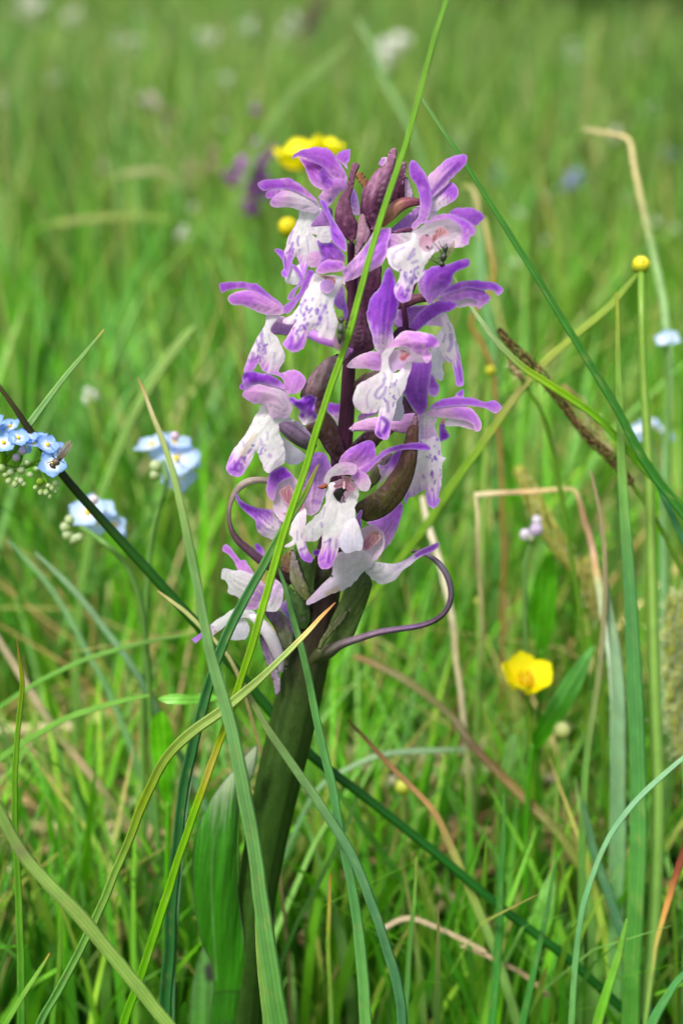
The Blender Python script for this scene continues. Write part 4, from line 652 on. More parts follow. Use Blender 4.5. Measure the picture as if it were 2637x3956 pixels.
bract(rD, [(598, 1568), (610, 1500), (640, 1420), (680, 1335), (700, 1360), (702, 1480), (700, 1580), (640, 1600)], (-225, -215), ((640, 1580), (685, 1345)), ((84, 62, 50), (128, 104, 100)), seed=132, bulge=.4)
S(orchid, "petal", rF, [(505, 770), (540, 720), (560, 730), (545, 790), (555, 850), (530, 880), (512, 830)], (-215, -215), ((530, 870), (550, 725)), (DP, PU), bulge=.4, seed=133)
# curled bract at the left and the long curled one at the right
T(orchid, "curled_bract", rG, [(1090, 1300, 0), (1000, 1225, -40), (900, 1145, -70), (800, 1080, -85), (680, 980, -100), (570, 880, -105), (510, 780, -105), (482, 650, -100), (495, 520, -90), (545, 400, -75), (625, 315, -60), (740, 275, -50), (880, 280, -45), (940, 290, -40)], [26, 22, 17, 16, 15, 12, 9, 7.5, 7.5, 10, 13, 12, 10, 8], [(0, (80, 66, 60)), (.3, (92, 66, 86)), (.5, (80, 60, 66)), (.7, (118, 104, 96)), (.85, (142, 132, 122)), (1, (110, 95, 92))], sides=14, ribs=4, rib_amp=.12, flat=.55)
T(orchid, "curled_bract", rM, [(-10, 1330, -20), (60, 1260, -60), (180, 1215, -85), (300, 1150, -95), (480, 1090, -105), (680, 1030, -115), (880, 995, -120), (1060, 970, -125), (1200, 930, -130), (1310, 865, -130), (1385, 770, -130), (1415, 650, -128), (1400, 530, -125), (1350, 410, -120), (1270, 310, -115), (1170, 245, -110), (1060, 205, -105), (1020, 218, -100)], [40, 34, 26, 17, 13, 12, 11, 10, 10, 10, 10, 10.5, 11, 11, 10, 8, 6, 3], [(0, (62, 70, 36)), (.12, (72, 76, 48)), (.25, (116, 98, 112)), (.5, (98, 74, 108)), (.6, (66, 50, 62)), (.8, (92, 82, 98)), (.92, (104, 94, 112)), (1, (70, 50, 60))], sides=14, ribs=4, rib_amp=.1)
# green bracts and ovaries round the lowest flowers
G1, G2 = (74, 92, 46), (56, 68, 32)
bract(rL, [(1380, 990), (1430, 1010), (1512, 1160), (1500, 1280), (1440, 1480), (1360, 1680), (1250, 1960), (1180, 2060), (1000, 2160), (800, 2240), (705, 2235), (720, 2090), (830, 1900), (900, 1720), (1000, 1530), (1080, 1330), (1180, 1180)], (-75, -105), ((740, 2200), (1420, 1030)), ((88, 112, 56), (60, 80, 36)), seed=140, bulge=.6, rib=.1, name="ovary")
bract(rL, [(690, 2230), (720, 2080), (840, 1880), (1000, 1700), (1200, 1560), (1100, 1740), (960, 1900), (820, 2060), (740, 2200)], (-130, -130), ((720, 2200), (1180, 1580)), ((104, 112, 72), (96, 100, 70)), seed=141, bulge=.4, name="ovary")
bract(rL, [(300, 640), (360, 760), (420, 930), (480, 1100), (560, 1280), (600, 1420), (540, 1470), (440, 1420), (340, 1280), (270, 1120), (270, 900), (285, 740)], (-150, -150), ((520, 1440), (300, 660)), ((96, 104, 58), (128, 120, 110)), seed=142)
bract(rL, [(330, 600), (420, 760), (640, 820), (690, 900), (660, 1100), (650, 1300), (600, 1440), (540, 1300), (480, 1120), (400, 900)], (-120, -130), ((600, 1420), (400, 680)), ((60, 80, 36), (58, 84, 40)), seed=143)
bract(rL, [(680, 900), (760, 960), (900, 1000), (900, 1080), (700, 1290), (570, 1430), (620, 1250), (660, 1080)], (-90, -90), ((620, 1400), (820, 980)), ((48, 52, 26), (44, 48, 26)), seed=144)
bract(rL, [(130, 800), (180, 760), (280, 690), (290, 900), (270, 1050), (180, 1020), (140, 920)], (-100, -100), ((250, 1040), (250, 720)), ((96, 66, 52), (112, 104, 52)), seed=145)
bract(rL, [(210, 1190), (300, 1260), (420, 1380), (540, 1480), (590, 1640), (580, 1800), (500, 1900), (400, 1850), (340, 1700), (270, 1400)], (-75, -85), ((520, 1860), (230, 1210)), ((54, 78, 36), (60, 92, 44)), seed=146)
bract(rL, [(-40, 1640), (80, 1620), (180, 1700), (280, 1850), (330, 2050), (260, 2330), (200, 2300), (120, 2050)], (-100, -110), ((240, 2300), (20, 1640)), ((100, 110, 80), (100, 95, 88)), seed=147, name="ovary")
# leaf clasping the stem, the sheath under it and the two spotted leaves behind
S(orchid, "leaf", rJ, [(1200, -95), (1192, 0), (1172, 60), (1120, 190), (1105, 330), (1108, 560), (1132, 760), (1148, 920), (1152, 1060), (1150, 1200), (1140, 1480), (975, 1480), (975, 1200), (992, 1062), (988, 930), (940, 830), (910, 680), (893, 470), (918, 300), (988, 150), (1070, 40), (1140, -45)], (-60, -190), ((1080, 1050), (1190, -80)), ((50, 106, 32), (66, 124, 48), (134, 148, 122)), lo=.30, hi=.80, bulge=.5, step=5, mat="leaf", rim=((74, 52, 66), .7, 7), marks=[([(1010, 1000), (985, 560), (1010, 300), (1080, 80)], 4, .32, (120, 160, 96)), ([(985, 1066), (1060, 1054), (1150, 1062)], 5, .6, (40, 66, 26)), ([(990, 1090), (1070, 1076), (1150, 1086)], 18, .3, (34, 78, 24)), ([(985, 1160), (1070, 1160), (1150, 1160)], 70, .25, (34, 78, 24)), ([(950, 700), (940, 450), (970, 260)], 4, .3, (52, 92, 36)), ([(1070, 900), (1050, 500), (1070, 250)], 4, .3, (52, 92, 36))], ruffle=40, seed=150)
tube(orchid, "sheath", [(p[0], p[1], 0) for p in rJ([(1084, 1010), (1072, 1200), (1060, 1400), (1050, 1560)])], [52, 72, 74, 70], [(0, (40, 84, 28)), (1, (48, 96, 34))], mat="leaf", sides=24, root=True)
S(orchid, "leaf", rJ, [(945, 845), (985, 920), (1010, 1040), (1000, 1200), (980, 1500), (850, 1500), (880, 1200), (895, 1020)], (40, 0), ((930, 1480), (948, 860)), ((84, 140, 62), (92, 138, 76)), bulge=.35, step=12, mat="leaf", marks=[([(970, 950), (978, 985)], 16, .9, (62, 54, 60))], rim=((80, 62, 72), .5, 6), seed=151, label="spotted leaf at the left foot of the stem")
S(orchid, "leaf", rJ, [(1275, 500), (1282, 600), (1278, 800), (1262, 1206), (1250, 1500), (1120, 1500), (1140, 1250), (1190, 900), (1240, 640)], (60, 60), ((1190, 1480), (1275, 520)), ((76, 130, 66), (110, 140, 100)), bulge=.3, step=12, mat="leaf", marks=[([(1175, 1125), (1205, 1135)], 15, .9, (62, 60, 60)), ([(1200, 900), (1210, 940)], 8, .6, (62, 60, 60))], rim=((80, 62, 72), .6, 6), seed=152, label="spotted leaf at the right foot of the stem")
# ------------------------------------------------------------------ single grass blades, rushes and straws that stand out
GB = (122, 170, 62); GLA = (116, 158, 122); GLD = (70, 120, 78); YG = (138, 168, 66)
blade("grass_stalk", "tall bright green stalk crossing in front of the orchid up to the top edge", [(1040, -60, 11), (1020, 15, 12), (980, 150, 13), (930, 330, 14), (880, 480, 15), (832, 660, 17), (790, 800, 18), (745, 930, 18), (700, 1080, 20), (652, 1220, 21), (606, 1380, 22), (560, 1540, 21), (512, 1690, 20), (440, 1880, 23), (382, 2060, 24), (325, 2240, 25), (285, 2360, 26)],
      [(0, (110, 158, 66)), (.3, GB), (.6, (128, 174, 58)), (.66, (120, 160, 44)), (.72, (170, 160, 58)), (.76, (112, 160, 40)), (1, (96, 158, 36))], dz=(-330, -430, -450, -380), fold=.5, mid=.12)
blade("grass_shoot", "dark thin stem slanting down behind the top right flowers", [(965, 215, 7), (1010, 290, 9), (1060, 365, 11), (1150, 505, 15), (1240, 650, 18), (1330, 795, 21), (1420, 945, 24), (1480, 1060, 26), (1568, 1180, 28), (1680, 1330, 28)],
      [(0, (110, 150, 90)), (.12, (76, 132, 56)), (.6, (64, 122, 52)), (1, (54, 112, 44))], dz=(420, 300, 250), fold=.7, thick=10)
tube(None, "rush_stem", [(x * ZS, y * ZS, d) for x, y, d in [(-4, 884, 60), (30, 930, 80), (62, 978, 100), (140, 1085, 130), (240, 1200, 170), (340, 1310, 210), (450, 1432, 250), (560, 1560, 280), (640, 1655, 300), (720, 1740, 310), (850, 1840, 320), (1000, 1960, 330), (1150, 2085, 340), (1300, 2200, 350), (1420, 2310, 355), (1500, 2390, 360)]], [8, 10, 13, 16, 18, 20, 20, 20, 20, 19, 18, 18, 18, 18, 18, 18], [(0, (92, 84, 50)), (.04, (52, 48, 26)), (.10, (36, 50, 22)), (.2, (44, 92, 34)), (.6, (36, 92, 32)), (1, (30, 84, 28))], mat="grass", sides=16, root=True)
tag(bpy.data.objects["rush_stem"], "thick dark green rush lying diagonally from the left edge behind the orchid stem", "rush")
blade("grass_shoot", "short pale blade tip sticking up over the left blue flowers", [(238, 757, 3), (200, 805, 8), (130, 890, 14), (65, 980, 19), (20, 1045, 22), (-60, 1170, 24)], [(0, (196, 170, 90)), (.06, (130, 172, 100)), (1, (140, 180, 128))], dz=(200, 120, 140), fold=.4)
blade("grass_shoot", "soft grey-green blade with brown tip, close to the lens left of the stem", [(319, 868, 3), (332, 900, 8), (352, 955, 13), (385, 1050, 17), (420, 1180, 21), (450, 1330, 25), (480, 1480, 30), (518, 1620, 35), (553, 1780, 40), (585, 1950, 44), (605, 2100, 48), (625, 2250, 54), (645, 2370, 58)],
      [(0, (150, 110, 70)), (.04, (160, 150, 96)), (.14, (138, 164, 94)), (.3, (124, 164, 104)), (.6, (116, 162, 100)), (1, (100, 154, 80))], dz=(-500, -760, -800, -720), fold=.45, wk=.74)
blade("grass_shoot", "blue-green blade passing behind the tall bright stalk, tip before the central flowers", [(730, 1066, 3), (712, 1105, 12), (690, 1150, 15), (645, 1225, 22), (600, 1310, 26), (556, 1390, 29), (512, 1480, 31), (475, 1590, 32), (436, 1740, 34), (408, 1930, 36), (390, 2140, 40), (378, 2370, 44)],
      [(0, (150, 140, 60)), (.06, (104, 140, 66)), (.2, (82, 136, 80)), (.5, (62, 116, 68)), (1, (62, 122, 64))], dz=(-340, -370, -360, -250, -120), fold=.6, twist=(0, .2, .5), mid=-.1)
blade("grass_shoot", "bent straw-tipped blade arching to the orchid stem from below left", [(771, 1384, 3), (740, 1415, 9), (700, 1458, 13), (630, 1528, 19), (570, 1582, 26), (500, 1640, 31), (430, 1692, 33), (376, 1748, 33), (332, 1840, 29), (290, 1940, 25), (242, 2060, 25), (190, 2170, 26), (132, 2280, 27), (84, 2370, 28)],
      [(0, (150, 96, 62)), (.025, (206, 160, 84)), (.07, (214, 196, 116)), (.11, (158, 182, 108)), (.35, (122, 148, 72)), (.5, (122, 146, 50)), (.66, (122, 160, 78)), (1, (110, 166, 92))], dz=(-330, -460, -480, -420, -400), fold=.6, twist=(0, 0, .5, .2), mid=.1)
blade("grass_shoot", "green blade running down right in front of the orchid stem", [(636, 1290, 4), (655, 1350, 11), (674, 1420, 16), (700, 1530, 20), (730, 1660, 22), (760, 1800, 24), (788, 1950, 27), (810, 2060, 30), (828, 2200, 34), (842, 2370, 40)], [(0, (96, 140, 88)), (.3, (98, 152, 86)), (.6, (92, 148, 92)), (1, (112, 168, 92))], dz=(-330, -320, -330, -300), fold=.5)
blade("grass_shoot", "grey-blue blade starting at the bent blade and sweeping to the bottom centre", [(556, 1555, 6), (580, 1608, 15), (620, 1680, 21), (680, 1768, 25), (755, 1880, 27), (808, 1965, 28), (852, 2070, 29), (888, 2180, 31), (914, 2270, 32), (926, 2370, 33)], [(0, (150, 160, 104)), (.2, (124, 158, 98)), (.5, (102, 150, 104)), (1, (86, 140, 96))], dz=(-440, -430, -400, -300), fold=.4, twist=(0, .4))
blade("grass_shoot", "broad olive blade nearest the lens across the bottom left corner", [(-40, 1790, 30), (10, 1890, 34), (55, 1968, 37), (120, 2040, 40), (200, 2122, 42), (280, 2222, 42), (350, 2310, 42), (410, 2390, 42)], [(0, (120, 158, 84)), (.2, (126, 154, 84)), (.24, (120, 130, 84)), (.28, (130, 160, 86)), (1, (140, 176, 92))], dz=(-1000, -1040, -1000), fold=.35)
blade("grass_shoot", "thin upright blade near the left edge, bent just below its tip", [(39, 1468, 2), (46, 1520, 7), (52, 1570, 12), (46, 1640, 14), (37, 1790, 16), (36, 1900, 17), (43, 2080, 20), (48, 2220, 22), (52, 2370, 24)], [(0, (170, 110, 60)), (.05, (140, 150, 50)), (.2, (112, 156, 56)), (1, (84, 146, 58))], dz=(-300, -200), fold=.5)
blade("grass_shoot", "dark blue-green upright blade, tallest of the right-hand clump", [(1414, 672, 7), (1420, 850, 16), (1428, 1080, 26), (1440, 1290, 34), (1456, 1550, 42), (1466, 1800, 48), (1458, 2100, 52), (1446, 2370, 54)], [(0, (148, 160, 72)), (.1, (130, 170, 84)), (.3, (112, 162, 92)), (.36, (90, 142, 86)), (.6, (88, 144, 80)), (1, (90, 152, 66))], dz=(420, 380, 300), fold=.55, wk=.76)
blade("grass_shoot", "grey tapering blade just left of the dark upright one on the right", [(1385, 1265, 3), (1398, 1390, 18), (1412, 1500, 34), (1420, 1640, 44), (1420, 1850, 46), (1416, 2100, 46), (1410, 2370, 46)], [(0, (150, 170, 130)), (.2, (144, 176, 142)), (.5, (118, 160, 116)), (1, (104, 160, 84))], dz=(620, 560), fold=.4, wk=.66)
blade("grass_shoot", "grey-brown thin stem rising left of the right-hand clump", [(1357, 1080, 5), (1378, 1180, 9), (1388, 1300, 11), (1388, 1420, 12), (1375, 1560, 14), (1350, 1720, 16), (1338, 1900, 18), (1335, 2110, 18), (1330, 2370, 18)], [(0, (170, 150, 118)), (.3, (140, 140, 100)), (.5, (104, 146, 74)), (1, (84, 140, 64))], dz=(620, 520), fold=.5, wk=1.0)
blade("grass_shoot", "bent dead stem with a tan crook at the upper right", [(1338, 296, 9), (1390, 306, 12), (1432, 314, 11), (1446, 330, 12), (1456, 390, 15), (1474, 470, 17), (1492, 545, 18), (1512, 640, 19), (1527, 735, 19), (1534, 860, 22), (1530, 1050, 26), (1524, 1300, 30), (1520, 1700, 30), (1515, 2370, 32)], [(0, (186, 178, 130)), (.04, (190, 176, 128)), (.12, (178, 170, 118)), (.18, (134, 164, 112)), (.4, (120, 160, 116)), (1, (112, 160, 98))], dz=(1900, 1700, 1200), fold=.3, mat="straw", wk=.5)
blade("bent_straw", "bleached straw bent to a right angle, with a pink-brown shank, right of centre", [(1088, 1137, 11), (1140, 1133, 13), (1240, 1128, 13), (1308, 1123, 11), (1325, 1140, 13), (1340, 1195, 15), (1356, 1248, 16), (1366, 1300, 20), (1385, 1390, 26), (1408, 1560, 28), (1412, 1780, 30), (1404, 2100, 30), (1400, 2370, 30)], [(0, (216, 206, 168)), (.07, (210, 176, 130)), (.15, (204, 196, 130)), (.18, (176, 140, 104)), (.25, (190, 156, 128)), (.28, (206, 178, 120)), (.3, (188, 200, 150)), (.36, (196, 214, 190)), (.5, (140, 176, 130)), (1, (110, 160, 86))], dz=(900, 850, 700), fold=.3, mat="straw", cat="straw")
blade("bent_straw", "limp tan straw hanging down under the bleached bent straw", [(1090, 1140, 8), (1096, 1190, 11), (1098, 1270, 12), (1104, 1360, 12), (1108, 1440, 10), (1106, 1520, 7)], [(0, (206, 196, 150)), (.3, (164, 158, 110)), (1, (130, 140, 84))], dz=(930, 900), fold=.3, root=False, mat="straw", cat="straw")
blade("grass_shoot", "pale curved sedge leaf sloping over the brown sedge spike", [(1040, 630, 5), (1078, 700, 8), (1108, 745, 11), (1150, 797, 14), (1210, 850, 20), (1290, 902, 22), (1360, 950, 22), (1412, 1000, 20), (1480, 1080, 20), (1568, 1165, 20), (1680, 1280, 20)], [(0, (140, 170, 100)), (.08, (176, 200, 150)), (.2, (170, 196, 138)), (.3, (140, 180, 62)), (.5, (110, 164, 40)), (1, (74, 140, 34))], dz=(450, 420, 400), fold=.6)
blade("grass_shoot", "long yellow-green blade leaning from the yellow bud down to the right of the spike", [(1462, 628, 7), (1430, 668, 14), (1398, 706, 18), (1330, 764, 19), (1262, 822, 21), (1200, 890, 20), (1130, 985, 22), (1060, 1085, 24), (990, 1190, 22), (930, 1270, 20), (850, 1370, 20), (760, 1480, 20)], [(0, (134, 166, 70)), (.2, (148, 170, 76)), (.35, (160, 164, 90)), (.5, (130, 170, 66)), (1, (110, 156, 54))], dz=(800, 760, 800), fold=.4)
blade("grass_shoot", "thin pale blue-green blade curving up to the lower right edge", [(1640, 1690, 9), (1568, 1742, 11), (1504, 1798, 13), (1442, 1858, 14), (1392, 1930, 14), (1352, 2030, 14), (1330, 2120, 15), (1318, 2230, 17), (1312, 2370, 18)], [(0, (150, 190, 150)), (.3, (140, 186, 146)), (.6, (116, 172, 120)), (1, (110, 164, 92))], dz=(-250, -150, -100), fold=.4)
blade("grass_shoot", "blade with a burnt orange tip at the bottom centre", [(796, 1652, 3), (830, 1688, 8), (880, 1742, 12), (950, 1812, 15), (1000, 1872, 19), (1042, 1962, 24), (1090, 2072, 27), (1140, 2200, 28), (1190, 2370, 30)], [(0, (120, 76, 50)), (.1, (170, 128, 86)), (.3, (188, 150, 94)), (.42, (176, 160, 96)), (.5, (158, 170, 90)), (.7, (140, 176, 100)), (1, (120, 168, 90))], dz=(300, 330, 380), fold=.4)
blade("grass_shoot", "long olive-brown dying blade arching across the lower right", [(812, 1507, 14), (860, 1526, 22), (930, 1562, 26), (1030, 1640, 27), (1070, 1690, 28), (1112, 1742, 30), (1200, 1832, 32), (1290, 1925, 34), (1370, 2050, 34), (1430, 2182, 36), (1496, 2370, 38)], [(0, (140, 104, 64)), (.1, (124, 124, 66)), (.25, (118, 118, 66)), (.33, (104, 84, 40)), (.43, (140, 116, 54)), (.55, (108, 116, 48)), (.8, (108, 130, 62)), (1, (112, 146, 70))], dz=(1000, 900, 800, 650, 500), fold=.35, wk=.55)
blade("grass_shoot", "small thin upright blade tip at the bottom just right of centre", [(957, 1968, 3), (952, 2050, 8), (944, 2150, 11), (936, 2260, 14), (930, 2370, 16)], [(0, (150, 170, 90)), (.3, (112, 164, 80)), (1, (100, 160, 90))], dz=(150, 150), fold=.4)
blade("grass_shoot", "small yellow-tipped blade standing at the bottom centre", [(757, 2008, 3), (755, 2080, 8), (756, 2180, 11), (758, 2280, 12), (762, 2370, 13)], [(0, (190, 120, 50)), (.15, (190, 170, 70)), (.4, (130, 160, 70)), (1, (100, 150, 70))], dz=(100, 100), fold=.4)
blade("grass_shoot", "dark upright blade crossing the orange-tipped blade", [(1157, 1822, 4), (1156, 1900, 10), (1152, 2000, 17), (1146, 2140, 22), (1138, 2260, 25), (1128, 2370, 26)], [(0, (90, 140, 70)), (.3, (70, 128, 62)), (1, (72, 138, 64))], dz=(160, 160), fold=.5)
blade("grass_shoot", "slim dark blade leaning left of the pale curving one at the bottom", [(1278, 1965, 4), (1260, 2060, 10), (1244, 2150, 15), (1222, 2250, 18), (1196, 2370, 20)], [(0, (80, 130, 70)), (1, (70, 134, 62))], dz=(120, 100), fold=.5)
blade("grass_shoot", "leaf with a red and orange withered tip at the right edge", [(1590, 1905, 26), (1568, 1968, 22), (1545, 2030, 19), (1528, 2085, 16), (1512, 2140, 12), (1500, 2200, 10), (1480, 2370, 12)], [(0, (110, 60, 52)), (.2, (140, 72, 50)), (.4, (214, 160, 84)), (.5, (200, 180, 90)), (.7, (150, 174, 100)), (1, (110, 160, 80))], dz=(150, 150), fold=.3)
blade("grass_shoot", "bright green blade fanning up between the clump and the bottom right corner", [(1440, 2110, 5), (1420, 2190, 18), (1392, 2280, 26), (1368, 2370, 30)], [(0, (120, 170, 80)), (1, (106, 170, 60))], dz=(-60, -60), fold=.5)
blade("grass_shoot", "dark green blade cutting the lower right corner", [(1640, 2180, 14), (1568, 2240, 18), (1530, 2290, 22), (1490, 2370, 26)], [(0, (80, 140, 80)), (1, (88, 150, 84))], dz=(-100, -100), fold=.5)
blade("grass_shoot", "dark blade leaning in from the right edge behind the pale stems", [(1490, 1065, 14), (1540, 1180, 18), (1590, 1290, 20), (1660, 1450, 20)], [(0, (76, 134, 90)), (1, (60, 124, 80))], dz=(500, 500), fold=.5)
blade("grass_shoot", "blue-green blade slanting behind the right clump near the bottom", [(1335, 1840, 10), (1362, 1950, 24), (1400, 2060, 30), (1440, 2180, 32), (1500, 2370, 34)], [(0, (90, 130, 90)), (1, (84, 140, 104))], dz=(450, 450), fold=.4)
blade("grass_shoot", "straight dark blade at the left foot of the blue-green blade", [(462, 1620, 6), (440, 1740, 16), (418, 1900, 24), (400, 2100, 28), (392, 2370, 30)], [(0, (150, 180, 150)), (.3, (120, 160, 120)), (1, (84, 140, 90))], dz=(200, 200), fold=.5, twist=.3)
blade("grass_shoot", "arching pale green blade low at the left, tip pointing right", [(345, 1598, 5), (290, 1608, 12), (220, 1628, 15), (150, 1652, 16), (90, 1685, 16), (20, 1730, 16), (-60, 1800, 16), (-160, 1950, 16)], [(0, (110, 164, 66)), (1, (120, 172, 84))], dz=(500, 450), fold=.4)
blade("grass_shoot", "narrow arching blade above the pale one at the left", [(432, 1458, 4), (350, 1472, 9), (250, 1498, 11), (160, 1530, 11), (60, 1585, 11), (-60, 1680, 12)], [(0, (120, 170, 84)), (1, (104, 160, 70))], dz=(700, 650), fold=.4)
blade("grass_shoot", "straight grey-green blade slanting across the left middle", [(80, 1270, 6), (140, 1325, 14), (200, 1390, 17), (260, 1468, 18), (315, 1550, 18), (390, 1690, 18), (470, 1850, 18)], [(0, (128, 160, 122)), (1, (104, 152, 104))], dz=(800, 750), fold=.4)
blade("grass_shoot", "pale slanting blade left of the straight grey-green one", [(20, 1240, 6), (100, 1330, 14), (165, 1430, 17), (225, 1540, 17), (270, 1640, 17), (330, 1800, 17)], [(0, (120, 160, 110)), (1, (112, 160, 100))], dz=(1000, 950), fold=.4)
blade("grass_shoot", "small straw-coloured tip resting along the rush", [(361, 1357, 3), (395, 1382, 8), (430, 1408, 9), (462, 1440, 9), (500, 1480, 9), (530, 1520, 9), (560, 1590, 9)], [(0, (190, 180, 120)), (.3, (176, 184, 120)), (1, (150, 140, 90))], dz=(120, 160, 200), fold=.4, mat="straw")
blade("grass_shoot", "broad pale blade tip blurred behind the left flowers", [(446, 748, 8), (415, 785, 24), (380, 830, 28), (345, 885, 28), (310, 950, 26), (270, 1040, 26), (220, 1180, 24)], [(0, (140, 170, 96)), (1, (120, 164, 84))], dz=(1500, 1400), fold=.3)
blade("grass_shoot", "short green blade at the bottom left corner", [(142, 2098, 3), (138, 2180, 10), (130, 2280, 13), (122, 2370, 15)], [(0, (120, 160, 70)), (1, (100, 160, 60))], dz=(50, 50), fold=.4)
blade("grass_shoot", "pale tip leaning right in the bottom left corner", [(112, 2190, 3), (90, 2230, 9), (55, 2285, 12), (10, 2360, 13), (-20, 2420, 13)], [(0, (190, 150, 70)), (.1, (130, 176, 84)), (1, (110, 170, 74))], dz=(-300, -300), fold=.4)
blade("grass_shoot", "grey-green blade tip bottom left of the stem foot", [(588, 2050, 3), (592, 2120, 14), (600, 2220, 24), (620, 2370, 28)], [(0, (150, 176, 96)), (1, (118, 168, 90))], dz=(-600, -560), fold=.4)
blade("grass_shoot", "dark grass blade crossing behind the centre bottom", [(705, 1735, 6), (760, 1800, 14), (830, 1895, 17), (900, 1990, 18), (980, 2110, 18), (1060, 2260, 18)], [(0, (90, 150, 60)), (1, (70, 140, 44))], dz=(600, 560), fold=.5)
blade("grass_shoot", "fine blade rising from the foot of the orchid to the right", [(830, 1790, 4), (805, 1870, 10), (765, 1960, 12), (720, 2050, 13), (670, 2150, 13), (640, 2240, 13)], [(0, (110, 160, 80)), (1, (90, 150, 66))], dz=(330, 260), fold=.5)
blade("grass_shoot", "pale blurred blade below the curled bract", [(1070, 1722, 8), (1000, 1724, 15), (920, 1728, 16), (860, 1738, 14), (800, 1765, 12), (745, 1800, 12), (700, 1860, 12)], [(0, (150, 184, 140)), (.5, (160, 190, 150)), (1, (120, 166, 110))], dz=(800, 700), fold=.3)
blade("straw_stalk", "broken pale straw leaning in the left foreground clutter", [(-30, 1420, 18), (10, 1490, 20), (60, 1570, 22), (130, 1680, 24), (200, 1770, 24), (290, 1890, 24), (360, 1990, 24)], [(0, (176, 164, 132)), (.3, (184, 170, 134)), (.45, (110, 134, 74)), (.55, (178, 160, 120)), (.75, (110, 130, 70)), (.85, (170, 150, 112)), (1, (120, 130, 80))], dz=(800, 900), fold=.3, mat="straw", cat="straw")
blade("straw_stalk", "arching grey straw near the ground right of the stem", [(1060, 2170, 10), (1120, 2190, 13), (1000, 2130, 14), (930, 2110, 14), (870, 2140, 14)][::-1] + [(1190, 2230, 13), (1260, 2290, 12)], [(0, (186, 170, 140)), (1, (170, 150, 110))], dz=(450, 450), fold=.3, root=False, mat="straw", cat="straw")
blade("straw_stalk", "pale broken straw hanging below the lowest right flower", [(970, 1140, 12), (982, 1200, 18), (1000, 1262, 19), (1020, 1340, 18), (1040, 1430, 17), (1046, 1520, 16), (1062, 1620, 15), (1075, 1800, 14)], [(0, (216, 206, 180)), (.3, (220, 214, 184)), (.5, (196, 186, 140)), (.7, (206, 196, 160)), (1, (180, 170, 120))], dz=(1000, 950), fold=.3, mat="straw", cat="straw")

# broad soft leaves in the grass
def broad(label, pts, ax, c, dz, root_pts, cat="leaf", bulge=.3, ruffle=30, name="broad_leaf", seed=0):
    o = sheet(None, name, rZ(pts), dz, tuple(rZ(ax)), c, bulge=bulge, step=14, mat="leaf", ruffle=ruffle, seed=seed)
    tag(o, label, cat, None)
    if root_pts:
        st = tube(o, "leaf_stalk", [(x * ZS, y * ZS, d) for x, y, d in root_pts], [9, 10, 10], [(0, c[0]), (1, c[0])], mat="leaf", sides=8, root=True)
    return o
LGN = (84, 158, 22)
broad("bright green broad leaf blurred right of centre", [(1262, 1272), (1278, 1320), (1274, 1420), (1250, 1500), (1225, 1470), (1215, 1400), (1228, 1320)], ((1245, 1500), (1262, 1272)), ((76, 140, 26), (80, 146, 32)), (1000, 980), [(1243, 1495, 850), (1236, 1700, 850), (1230, 2000, 850)], seed=200)
broad("folded green leaf leaning right beside the yellow buttercup", [(1362, 1482), (1342, 1560), (1300, 1640), (1240, 1720), (1215, 1710), (1250, 1630), (1300, 1550)], ((1220, 1715), (1362, 1482)), ((72, 138, 40), (98, 154, 84)), (820, 760), [(1222, 1712, 700), (1210, 1850, 700), (1205, 2050, 700)], seed=201)
broad("broad glowing green leaf low in the centre right", [(1180, 1850), (1215, 1900), (1210, 2010), (1185, 2110), (1165, 2040), (1160, 1930)], ((1185, 2110), (1180, 1850)), ((72, 138, 22), (78, 144, 28)), (950, 950), [(1185, 2100, 800), (1184, 2250, 800)], seed=202)
broad("bright leaf standing behind the rush at the left", [(375, 1635), (398, 1680), (402, 1760), (385, 1850), (362, 1800), (345, 1700), (350, 1650)], ((388, 1850), (372, 1635)), ((80, 146, 28), (88, 152, 40)), (700, 680), [(387, 1845, 500), (384, 2000, 500), (380, 2200, 500)], seed=203)
broad("little wavy leaf lying level left of the stem", [(362, 1605), (395, 1594), (440, 1596), (480, 1592), (504, 1602), (480, 1612), (430, 1618), (385, 1616)], ((505, 1602), (362, 1605)), ((104, 166, 70), (118, 172, 84)), (60, 40), [(500, 1604, 60), (540, 1680, 100), (545, 2000, 160)], seed=204)
broad("pale green leaf blurred below the yellow buttercup", [(1172, 1690), (1190, 1700), (1180, 1790), (1150, 1880), (1135, 1850), (1150, 1760)], ((1145, 1870), (1180, 1690)), ((110, 164, 70), (140, 182, 110)), (900, 860), [(1145, 1865, 900), (1140, 2100, 900)], seed=205)
broad("tongue-shaped leaf lying by the litter at bottom right", [(1262, 2010), (1275, 2040), (1265, 2120), (1235, 2180), (1205, 2150), (1230, 2070)], ((1225, 2170), (1265, 2010)), ((104, 164, 64), (128, 176, 100)), (650, 650), [(1225, 2165, 650), (1222, 2250, 650)], seed=206)

